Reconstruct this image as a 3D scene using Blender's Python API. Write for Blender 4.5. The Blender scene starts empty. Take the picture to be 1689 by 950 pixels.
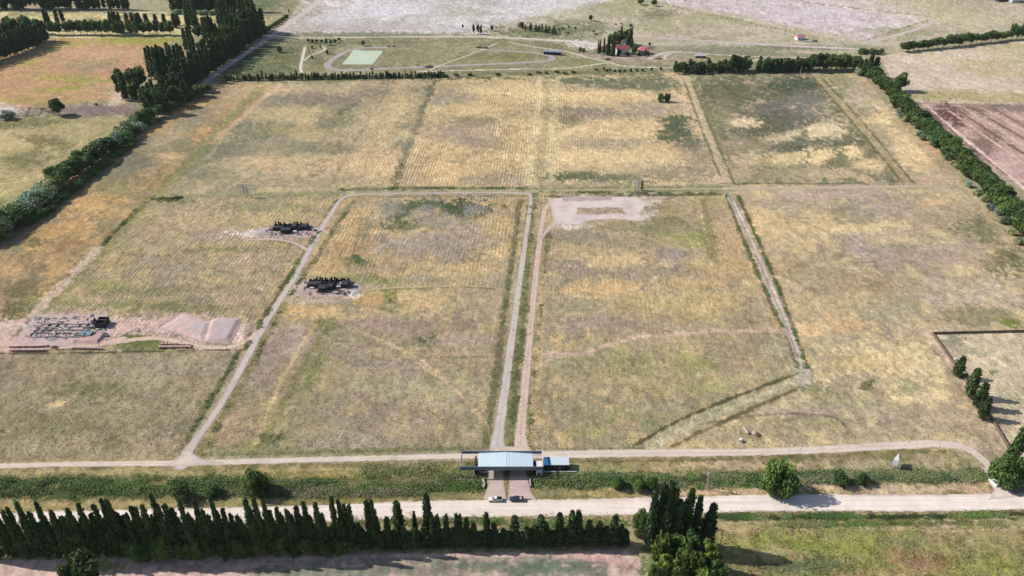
import bpy, math, random
import numpy as np
S = bpy.context.scene
COL = S.collection
random.seed(7)
rng = np.random.default_rng(11)

# ------------------------------------------------------------------ camera
CAM_H = 230.0
F = 1300.0                       # focal length in photo pixels
PITCH = math.atan(805.0 / F)
SP, CP = math.sin(PITCH), math.cos(PITCH)
cam_d = bpy.data.cameras.new('camera'); cam = bpy.data.objects.new('camera', cam_d); COL.objects.link(cam)
cam.location = (0, 0, CAM_H); cam.rotation_euler = (math.pi/2 - PITCH, 0, 0)
cam_d.sensor_width = 36.0; cam_d.lens = 36.0 * F / 1689.0
cam_d.clip_start = 1.0; cam_d.clip_end = 30000.0
S.camera = cam

# ------------------------------------------------------------------ light
SUN_AZ = (-1.0, 0.20); SUN_EL = math.radians(38)
W = bpy.data.worlds.new('World'); S.world = W; W.use_nodes = True
wn = W.node_tree.nodes; wl = W.node_tree.links; wn.clear()
sky = wn.new('ShaderNodeTexSky'); sky.sky_type = 'NISHITA'; sky.sun_disc = False
sky.sun_elevation = SUN_EL
sky.sun_rotation = math.atan2(SUN_AZ[0], SUN_AZ[1])
bg = wn.new('ShaderNodeBackground'); bg.inputs['Strength'].default_value = 0.09
wo = wn.new('ShaderNodeOutputWorld')
wl.new(sky.outputs[0], bg.inputs[0]); wl.new(bg.outputs[0], wo.inputs[0])
sun_d = bpy.data.lights.new('sun', 'SUN'); sun_d.energy = 4.0; sun_d.angle = math.radians(0.5)
sun_d.color = (1.0, 0.955, 0.89)
sun = bpy.data.objects.new('sun', sun_d); COL.objects.link(sun)
from mathutils import Vector, Matrix
_n = math.hypot(*SUN_AZ)
sd = Vector((SUN_AZ[0]/_n*math.cos(SUN_EL), SUN_AZ[1]/_n*math.cos(SUN_EL), math.sin(SUN_EL)))
sun.rotation_euler = sd.to_track_quat('Z', 'Y').to_euler(); sun.location = (0, 0, 400)
S.view_settings.view_transform = 'Standard'; S.view_settings.look = 'None'
S.view_settings.exposure = 0.55; S.view_settings.gamma = 1.0
KEXP = 1.40                      # how bright a flat white surface renders: divides the colours read off the photograph

# ------------------------------------------------------------------ helpers: geometry of the view
def G(px, py, z=0.0):
    """world point at height z seen at photo pixel (px, py) -- used to survey where things stand"""
    u = (np.asarray(px, float) - 844.5) / F; v = (np.asarray(py, float) - 475.0) / F
    dy = CP - v*SP; dz = -(SP + v*CP)
    t = (z - CAM_H) / dz
    return u*t, dy*t
def P(x, y, z=0.0):
    yc = y*SP + (z-CAM_H)*CP; zc = y*CP - (z-CAM_H)*SP
    return 844.5 + F*x/zc, 475 - F*yc/zc
def height_for(bx, by, ty):
    """height of something standing at pixel row by whose top is seen at row ty"""
    X, Y = G(bx, by); k = (475 - ty) / F
    # Y*SP + (z-H)*CP = k*(Y*CP - (z-H)*SP)
    return CAM_H + (k*Y*CP - Y*SP) / (CP + k*SP)
def base_from_top(tx, ty, by):
    ny = 475 + F*F/805.0
    return tx + (844.5 - tx) * (by - ty) / (ny - ty)

def s2l(c):
    c = np.asarray(c, float) / 255.0
    return np.where(c <= 0.04045, c/12.92, ((c+0.055)/1.055)**2.4)
def alb(r, g, b, k=None):
    c = s2l((r, g, b)) / (k or KEXP)
    return (float(min(c[0], .85)), float(min(c[1], .85)), float(min(c[2], .85)), 1.0)

# ------------------------------------------------------------------ numpy noise
def _hash(i, j, seed):
    n = (i.astype(np.int64)*374761393 + j.astype(np.int64)*668265263 + seed*1442695041) & 0xffffffff
    n = ((n ^ (n >> 13)) * 1274126177) & 0xffffffff
    n = n ^ (n >> 16)
    return (n & 0xffffff) / float(0xffffff)
def vnoise(x, y, seed=0):
    x = np.asarray(x, float); y = np.asarray(y, float)
    i = np.floor(x); j = np.floor(y); fx = x-i; fy = y-j
    fx = fx*fx*(3-2*fx); fy = fy*fy*(3-2*fy)
    a = _hash(i, j, seed); b = _hash(i+1, j, seed); c = _hash(i, j+1, seed); d = _hash(i+1, j+1, seed)
    return (a*(1-fx)+b*fx)*(1-fy) + (c*(1-fx)+d*fx)*fy
def fbm(x, y, seed=0, oct=4, gain=.55):
    s = 0; a = 1; t = 0
    for o in range(oct):
        s = s + a*vnoise(x*2**o, y*2**o, seed+o*17); t += a; a *= gain
    return s/t
def sstep(x, a, b):
    t = np.clip((x-a)/(b-a), 0, 1); return t*t*(3-2*t)
def in_poly(px, py, poly):
    ins = np.zeros(px.shape, bool); n = len(poly)
    for k in range(n):
        x1, y1 = poly[k]; x2, y2 = poly[(k+1) % n]
        if y1 == y2: continue
        c = ((y1 > py) != (y2 > py)) & (px < (x2-x1)*(py-y1)/(y2-y1) + x1)
        ins ^= c
    return ins
def seg_dist(x, y, pts, widths=None):
    """distance from polyline (world), minus local half width"""
    best = np.full(x.shape, 1e9)
    for k in range(len(pts)-1):
        (x1, y1), (x2, y2) = pts[k], pts[k+1]
        dx, dy = x2-x1, y2-y1; L = dx*dx+dy*dy + 1e-9
        t = np.clip(((x-x1)*dx+(y-y1)*dy)/L, 0, 1)
        d = np.hypot(x-(x1+t*dx), y-(y1+t*dy))
        if widths is not None: d = d - .5*(widths[k]*(1-t)+widths[k+1]*t)
        best = np.minimum(best, d)
    return best
def smooth_line(pts, it=2):
    pts = [tuple(map(float, p)) for p in pts]
    for _ in range(it):
        out = [pts[0]]
        for a, b in zip(pts[:-1], pts[1:]):
            out.append(tuple(.75*p+.25*q for p, q in zip(a, b))); out.append(tuple(.25*p+.75*q for p, q in zip(a, b)))
        out.append(pts[-1]); pts = out
    return pts

# ------------------------------------------------------------------ helpers: objects
def tag(o, label=None, cat=None, group=None, kind=None):
    if label: o['label'] = label
    if cat: o['category'] = cat
    if group: o['group'] = group
    if kind: o['kind'] = kind
    return o
def link(name, me, parent=None, loc=None):
    o = bpy.data.objects.new(name, me); COL.objects.link(o)
    if parent is not None: o.parent = parent
    if loc is not None: o.location = loc
    return o
def thing(name, label, cat, loc=(0, 0, 0), rz=0.0, group=None):
    o = bpy.data.objects.new(name, None); COL.objects.link(o); o.empty_display_size = .5
    o.location = loc; o.rotation_euler = (0, 0, rz)
    return tag(o, label, cat, group)
def copy_thing(src, label, loc, rz=0.0, scale=None):
    r = src.copy(); COL.objects.link(r); r.location = loc; r.rotation_euler = (0, 0, rz)
    if scale is not None: r.scale = scale
    r['label'] = label
    for ch in list(src.children):
        c = ch.copy(); COL.objects.link(c); c.parent = r
        for g in list(ch.children):
            d = g.copy(); COL.objects.link(d); d.parent = c
    return r
def np_mesh(name, verts, faces, mats, attrs=None, matidx=None, smooth=False):
    """verts (n,3); faces (m,k) of equal k"""
    me = bpy.data.meshes.new(name); verts = np.asarray(verts, np.float32); faces = np.asarray(faces, np.int32)
    m, k = faces.shape
    me.vertices.add(len(verts)); me.vertices.foreach_set('co', verts.ravel())
    me.loops.add(m*k); me.loops.foreach_set('vertex_index', faces.ravel())
    me.polygons.add(m); me.polygons.foreach_set('loop_start', np.arange(0, m*k, k, dtype=np.int32))
    if matidx is not None: me.polygons.foreach_set('material_index', np.asarray(matidx, np.int32))
    if smooth: me.polygons.foreach_set('use_smooth', np.ones(m, bool))
    for mt in (mats if isinstance(mats, (list, tuple)) else [mats]): me.materials.append(mt)
    for an, av in (attrs or {}).items():
        av = np.asarray(av, np.float32)
        if av.ndim == 2:
            at = me.attributes.new(an, 'FLOAT_COLOR', 'POINT')
            if av.shape[1] == 3: av = np.concatenate([av, np.ones((len(av), 1), np.float32)], 1)
            at.data.foreach_set('color', av.ravel())
        else:
            at = me.attributes.new(an, 'FLOAT', 'POINT'); at.data.foreach_set('value', av)
    me.update(calc_edges=True)
    return me
class MB:
    """collects boxes, prisms and bars into one mesh"""
    def __init__(s): s.v = []; s.f = []
    def box(s, x0, y0, z0, x1, y1, z1, M=None):
        c = [(x0,y0,z0),(x1,y0,z0),(x1,y1,z0),(x0,y1,z0),(x0,y0,z1),(x1,y0,z1),(x1,y1,z1),(x0,y1,z1)]
        if M is not None: c = [tuple(M @ Vector(p)) for p in c]
        s.add(c, [(0,3,2,1),(4,5,6,7),(0,1,5,4),(1,2,6,5),(2,3,7,6),(3,0,4,7)]); return s
    def add(s, verts, faces):
        b = len(s.v); s.v += [tuple(map(float, p)) for p in verts]; s.f += [tuple(i+b for i in f) for f in faces]; return s
    def bar(s, a, b, w, n=4, w2=None):
        a = Vector(a); b = Vector(b); d = (b-a).normalized()
        up = Vector((0,0,1)) if abs(d.z) < .9 else Vector((1,0,0))
        p = d.cross(up).normalized(); q = d.cross(p)
        w2 = w if w2 is None else w2; vs = []
        for c, r in ((a, w), (b, w2)):
            for k in range(n):
                t = 2*math.pi*(k+.5)/n; vs.append(c + (p*math.cos(t)+q*math.sin(t))*r*(.7071 if n == 4 else .5)*1.0)
        fs = [(k, (k+1) % n, n+(k+1) % n, n+k) for k in range(n)] + [tuple(range(n))[::-1], tuple(range(n, 2*n))]
        s.add(vs, fs); return s
    def prism(s, poly, z0, z1, poly_top=None):
        n = len(poly); pt = poly_top or poly
        vs = [(x, y, z0) for x, y in poly] + [(x, y, z1) for x, y in pt]
        s.add(vs, [(k, (k+1) % n, n+(k+1) % n, n+k) for k in range(n)] + [tuple(range(n, 2*n)), tuple(range(n))[::-1]]); return s
    def extrude_x(s, prof, x0, x1):
        n = len(prof); vs = [(x0, y, z) for y, z in prof] + [(x1, y, z) for y, z in prof]
        s.add(vs, [(k, (k+1) % n, n+(k+1) % n, n+k) for k in range(n)] + [tuple(range(n, 2*n)), tuple(range(n))[::-1]]); return s
    def build(s, name, mat, parent=None, bevel=0):
        me = bpy.data.meshes.new(name); me.from_pydata(s.v, [], s.f); me.materials.append(mat); me.update()
        import bmesh
        bm = bmesh.new(); bm.from_mesh(me); bmesh.ops.recalc_face_normals(bm, faces=bm.faces)
        if bevel: bmesh.ops.bevel(bm, geom=bm.edges[:], offset=bevel, segments=2, affect='EDGES')
        bm.to_mesh(me); bm.free()
        return link(name, me, parent)

# ------------------------------------------------------------------ materials
def new_mat(name):
    m = bpy.data.materials.new(name); m.use_nodes = True; nt = m.node_tree; nt.nodes.clear()
    out = nt.nodes.new('ShaderNodeOutputMaterial'); bs = nt.nodes.new('ShaderNodeBsdfPrincipled')
    bs.inputs['Specular IOR Level'].default_value = .2
    nt.links.new(bs.outputs[0], out.inputs[0]); return m, nt, bs, out
def nd(nt, t, **kw):
    n = nt.nodes.new(t)
    for k, v in kw.items():
        if k.startswith('i_'): n.inputs[k[2:].replace('_', ' ')].default_value = v
        else: setattr(n, k, v)
    return n
def math_n(nt, op, a, b=None, c=None):
    n = nt.nodes.new('ShaderNodeMath'); n.operation = op
    for i, v in enumerate((a, b, c)):
        if v is None: continue
        if isinstance(v, (int, float)): n.inputs[i].default_value = v
        else: nt.links.new(v, n.inputs[i])
    return n.outputs[0]
def mix_c(nt, fac, a, b, blend='MIX'):
    n = nt.nodes.new('ShaderNodeMix'); n.data_type = 'RGBA'; n.blend_type = blend
    for i, v in ((0, fac), (6, a), (7, b)):
        if isinstance(v, (int, float)): n.inputs[i].default_value = v
        elif isinstance(v, tuple): n.inputs[i].default_value = v
        else: nt.links.new(v, n.inputs[i])
    return n.outputs[2]
def noise_n(nt, vec, scale, detail=3, rough=.6):
    n = nd(nt, 'ShaderNodeTexNoise'); n.inputs['Scale'].default_value = scale; n.inputs['Detail'].default_value = detail
    n.inputs['Roughness'].default_value = rough; nt.links.new(vec, n.inputs['Vector']); return n.outputs['Fac']
def scale_rgb(nt, col, val):
    n = nt.nodes.new('ShaderNodeVectorMath'); n.operation = 'SCALE'; nt.links.new(col, n.inputs[0])
    if isinstance(val, (int, float)): n.inputs['Scale'].default_value = val
    else: nt.links.new(val, n.inputs['Scale'])
    return n.outputs[0]

FIELD_ANG = math.atan(0.0638)
def ground_mat(name, fine=.5, patch=.3, streak=.3, hue=.5, bump=.25, rough=.95):
    m, nt, bs, out = new_mat(name); bs.inputs['Roughness'].default_value = rough; bs.inputs['Specular IOR Level'].default_value = .05
    L = nt.links
    at = nd(nt, 'ShaderNodeAttribute', attribute_name='Col'); st = nd(nt, 'ShaderNodeAttribute', attribute_name='stripe')
    geo = nd(nt, 'ShaderNodeNewGeometry')
    mp = nd(nt, 'ShaderNodeMapping'); mp.inputs['Rotation'].default_value = (0, 0, FIELD_ANG); L.new(geo.outputs['Position'], mp.inputs[0])
    pos = mp.outputs[0]
    mp2 = nd(nt, 'ShaderNodeMapping'); mp2.inputs['Scale'].default_value = (1.9, .11, 1); L.new(pos, mp2.inputs[0])
    a = noise_n(nt, pos, 1.3, 5, .85); b = noise_n(nt, pos, .28, 3, .65); c = noise_n(nt, pos, .07, 3, .6)
    sk = noise_n(nt, mp2.outputs[0], 1.0, 2, .6); h = noise_n(nt, pos, .45, 4, .72)
    v = math_n(nt, 'MULTIPLY_ADD', a, fine*2.6, 1.04-fine*1.3)
    v = math_n(nt, 'MULTIPLY_ADD', b, patch*2, math_n(nt, 'SUBTRACT', v, patch))
    v = math_n(nt, 'MULTIPLY_ADD', c, patch*1.2, math_n(nt, 'SUBTRACT', v, patch*.6))
    sa = math_n(nt, 'MULTIPLY_ADD', st.outputs['Fac'], streak*1.6, streak*.45)
    v = math_n(nt, 'MULTIPLY_ADD', math_n(nt, 'MULTIPLY_ADD', sk, 2.0, -1.0), sa, v)
    sep = nd(nt, 'ShaderNodeSeparateXYZ'); L.new(pos, sep.inputs[0])
    ph = math_n(nt, 'MULTIPLY_ADD', sep.outputs[0], 2*math.pi/2.3, math_n(nt, 'MULTIPLY', b, 5.0))
    sn = math_n(nt, 'SINE', ph)
    md = nd(nt, 'ShaderNodeMapRange'); md.inputs['From Min'].default_value = .42; md.inputs['From Max'].default_value = .66; L.new(c, md.inputs[0])
    sm = math_n(nt, 'MULTIPLY', math_n(nt, 'MULTIPLY', sn, st.outputs['Fac']), math_n(nt, 'MULTIPLY_ADD', md.outputs[0], .30, .02))
    v = math_n(nt, 'ADD', v, sm)
    pk = nd(nt, 'ShaderNodeMapRange'); pk.inputs['From Min'].default_value = .36; pk.inputs['From Max'].default_value = .47
    pk.inputs['To Min'].default_value = 1-.55*fine; pk.inputs['To Max'].default_value = 1.0
    L.new(noise_n(nt, pos, .95, 4, .8), pk.inputs[0]); v = math_n(nt, 'MULTIPLY', v, pk.outputs[0])
    v = math_n(nt, 'MAXIMUM', v, .22)
    hr = nd(nt, 'ShaderNodeMapRange'); hr.inputs['From Min'].default_value = .38; hr.inputs['From Max'].default_value = .62; L.new(h, hr.inputs[0])
    warm = mix_c(nt, 1.0, at.outputs['Color'], (1+.16*hue, 1+.04*hue, 1-.22*hue, 1), 'MULTIPLY')
    cool = mix_c(nt, 1.0, at.outputs['Color'], (1-.20*hue, 1-.07*hue, 1+.08*hue, 1), 'MULTIPLY')
    col = mix_c(nt, hr.outputs[0], cool, warm)
    L.new(scale_rgb(nt, col, v), bs.inputs['Base Color'])
    if bump:
        bp = nd(nt, 'ShaderNodeBump'); bp.inputs['Strength'].default_value = bump; bp.inputs['Distance'].default_value = .5
        L.new(math_n(nt, 'ADD', a, math_n(nt, 'MULTIPLY', sm, 1.5)), bp.inputs['Height']); L.new(bp.outputs[0], bs.inputs['Normal'])
    return m
def plain(name, rgb, rough=.8, var=.15, scale=1.5, spec=.2, metal=0.0, bump=0.0, k=None):
    m, nt, bs, out = new_mat(name); c = alb(*rgb, k=k)
    tc = nd(nt, 'ShaderNodeTexCoord'); n = noise_n(nt, tc.outputs['Object'], scale, 4, .65)
    rp = nt.nodes.new('ShaderNodeRGB'); rp.outputs[0].default_value = c
    nt.links.new(scale_rgb(nt, rp.outputs[0], math_n(nt, 'MULTIPLY_ADD', n, 2*var, 1-var)), bs.inputs['Base Color'])
    bs.inputs['Roughness'].default_value = rough; bs.inputs['Specular IOR Level'].default_value = spec; bs.inputs['Metallic'].default_value = metal
    if bump:
        bp = nd(nt, 'ShaderNodeBump'); bp.inputs['Strength'].default_value = bump; bp.inputs['Distance'].default_value = .05
        nt.links.new(n, bp.inputs['Height']); nt.links.new(bp.outputs[0], bs.inputs['Normal'])
    return m
def leaf_mat(name, base, tip, trans=.25):
    """base, tip are real reflectances of the foliage"""
    m, nt, bs, out = new_mat(name); L = nt.links
    at = nd(nt, 'ShaderNodeAttribute', attribute_name='tint'); oi = nd(nt, 'ShaderNodeObjectInfo')
    col = mix_c(nt, at.outputs['Fac'], base+(1,), tip+(1,))
    f = math_n(nt, 'MULTIPLY_ADD', oi.outputs['Random'], .75, .68)
    col = scale_rgb(nt, col, f)
    warm = mix_c(nt, math_n(nt, 'FRACT', math_n(nt, 'MULTIPLY', oi.outputs['Random'], 7.31)), (.92, 1.0, 1.1, 1), (1.2, 1.04, .75, 1))
    col = mix_c(nt, 1.0, col, warm, 'MULTIPLY')
    L.new(col, bs.inputs['Base Color']); bs.inputs['Roughness'].default_value = .65; bs.inputs['Specular IOR Level'].default_value = .25
    tr = nd(nt, 'ShaderNodeBsdfTranslucent'); L.new(col, tr.inputs[0]); mx = nd(nt, 'ShaderNodeMixShader'); mx.inputs[0].default_value = trans
    L.new(bs.outputs[0], mx.inputs[1]); L.new(tr.outputs[0], mx.inputs[2]); L.new(mx.outputs[0], out.inputs[0])
    return m
def stuff_mat(name, trans=.2):
    m, nt, bs, out = new_mat(name); L = nt.links
    at = nd(nt, 'ShaderNodeAttribute', attribute_name='Col')
    L.new(at.outputs['Color'], bs.inputs['Base Color']); bs.inputs['Roughness'].default_value = .8; bs.inputs['Specular IOR Level'].default_value = .1
    return m
# ================================================================== THE LAND
# palette: colours as they read on the photograph
STRAW=(205,177,124); PALE=(216,194,148); OCHRE=(196,154,98); TAN=(178,160,120); GREY=(160,148,128); MAUVE=(168,150,138)
OLIVE=(146,142,96); GREEN=(118,128,82); DKGREEN=(88,106,66); BLUEGREEN=(112,126,98); LIME=(160,162,50); PINK=(208,182,168)
DIRT=(206,188,178); BRICKY=(192,152,138); SOIL=(172,142,128)
# zone: (object name, pixel outline, [main, second, third colour], noise size m, stripe)
ZONES = [
 ('ochre_field', [(-160,215),(0,182),(185,165),(240,128),(285,62),(100,62),(60,75),(-160,75)], [(193,150,106),(186,152,96),(176,148,100)], 30, 0),
 ('pasture', [(-160,196),(232,190),(236,196),(100,286),(0,355),(-160,460)], [(172,160,105),(158,150,92),(188,170,118)], 18, 0),
 ('stubble_field', [(-160,30),(0,20),(290,20),(450,30),(430,50),(290,62),(-160,72)], [(205,190,135),(190,180,120),(160,155,100)], 30, 0),
 ('weedy_strip', [(345,138),(455,140),(260,322),(60,520),(-160,680),(-160,460),(0,372),(100,296),(236,212)], [(178,150,98),(160,144,104),(196,160,96)], 16, .05),
 ('dry_field', [(455,140),(722,128),(655,310),(262,322)], [(172,158,118),(154,148,116),(188,170,124)], 24, .08),
 ('dry_field', [(722,128),(904,125),(870,312),(655,310)], [(192,168,118),(178,158,118),(200,176,124)], 22, .5),
 ('dry_field', [(904,125),(1135,120),(1192,305),(870,312)], [(196,172,124),(176,160,122),(206,180,130)], 22, .35),
 ('dry_field', [(1135,120),(1346,118),(1495,302),(1192,305)], [(152,146,110),(124,130,94),(188,168,126)], 7, 0),
 ('dry_field', [(1346,118),(1412,110),(1470,185),(1570,290),(1640,350),(1495,302)], [(192,174,134),(176,160,126),(208,184,134)], 14, 0),
 ('dry_field', [(262,322),(566,320),(500,420),(400,600),(395,580),(0,580),(0,562),(60,520)], [(174,156,114),(164,150,118),(186,164,112)], 14, .55),
 ('dry_field', [(566,320),(872,318),(845,475),(485,475)], [(178,158,114),(164,150,122),(192,166,112)], 13, .45),
 ('dry_field', [(485,475),(845,475),(818,742),(315,752),(400,600)], [(166,152,116),(164,146,120),(176,160,112)], 12, .15),
 ('dry_field', [(872,318),(1200,318),(1262,470),(1335,620),(1060,742),(818,742)], [(176,158,116),(166,152,120),(188,166,114)], 13, .35),
 ('dry_field', [(1200,305),(1495,302),(1640,350),(1850,560),(1850,548),(1538,550),(1668,742),(1060,742),(1335,620)], [(186,168,126),(174,156,124),(200,180,128)], 12, 0),
 ('dry_field', [(-160,580),(395,580),(300,752),(-160,768)], [(160,146,112),(150,140,106),(170,154,116)], 7, .05),
 ('enclosure', [(1538,550),(1850,546),(1850,700),(1700,760),(1668,742)], [(196,180,146),(188,172,136),(206,190,152)], 14, 0),
 ('gravel_field', [(535,-60),(1040,-60),(1010,0),(830,38),(800,56),(455,58),(470,40)], [(188,184,180),(176,174,164),(200,196,192)], 26, 0),
 ('stony_field', [(1060,-60),(1250,-60),(1540,26),(1430,68),(1065,-4)], [(194,178,178),(182,168,164),(202,190,188)], 14, 0),
 ('scrubland', [(830,38),(1010,0),(1065,-4),(1430,68),(1540,26),(1250,-60),(1850,-60),(1850,40),(1689,46),(1480,86),(1405,92),(940,70),(700,58),(800,56)], [(176,168,132),(166,162,124),(190,178,146)], 24, 0),
 ('fallow_field', [(1452,92),(1500,84),(1689,68),(1850,52),(1850,176),(1689,174),(1515,168),(1470,130)], [(196,178,148),(184,172,130),(200,182,158)], 34, 0),
 ('ploughed_field', [(1515,168),(1689,174),(1850,176),(1850,420),(1689,306),(1620,262),(1560,212)], [(186,156,138),(174,144,124),(192,162,142)], 20, 0),
 ('park', [(455,60),(700,58),(940,70),(1405,92),(1412,116),(735,132),(345,140),(400,92)], [(150,146,106),(140,144,96),(166,158,118)], 14, 0),
 ('roadside', [(-160,772),(300,768),(760,760),(1560,738),(1640,790),(1640,818),(950,822),(600,842),(-160,850)], [(150,140,86),(136,134,74),(172,152,104)], 7, 0),
 ('soil_field', [(-160,925),(400,918),(1030,908),(1075,930),(1090,1060),(-160,1060)], [(206,176,160),(196,168,150),(194,170,152)], 16, 0),
 ('weedy_field', [(1190,868),(1850,848),(1850,1060),(1090,1060),(1100,900)], [(152,150,82),(142,140,76),(170,150,98)], 7, 0),
 ('verge', [(-160,850),(600,842),(950,822),(1640,818),(1850,812),(1850,848),(1190,868),(1100,900),(1075,930),(1030,908),(400,918),(-160,925)], [(176,158,110),(166,150,100),(184,164,120)], 8, 0),
]
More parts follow.
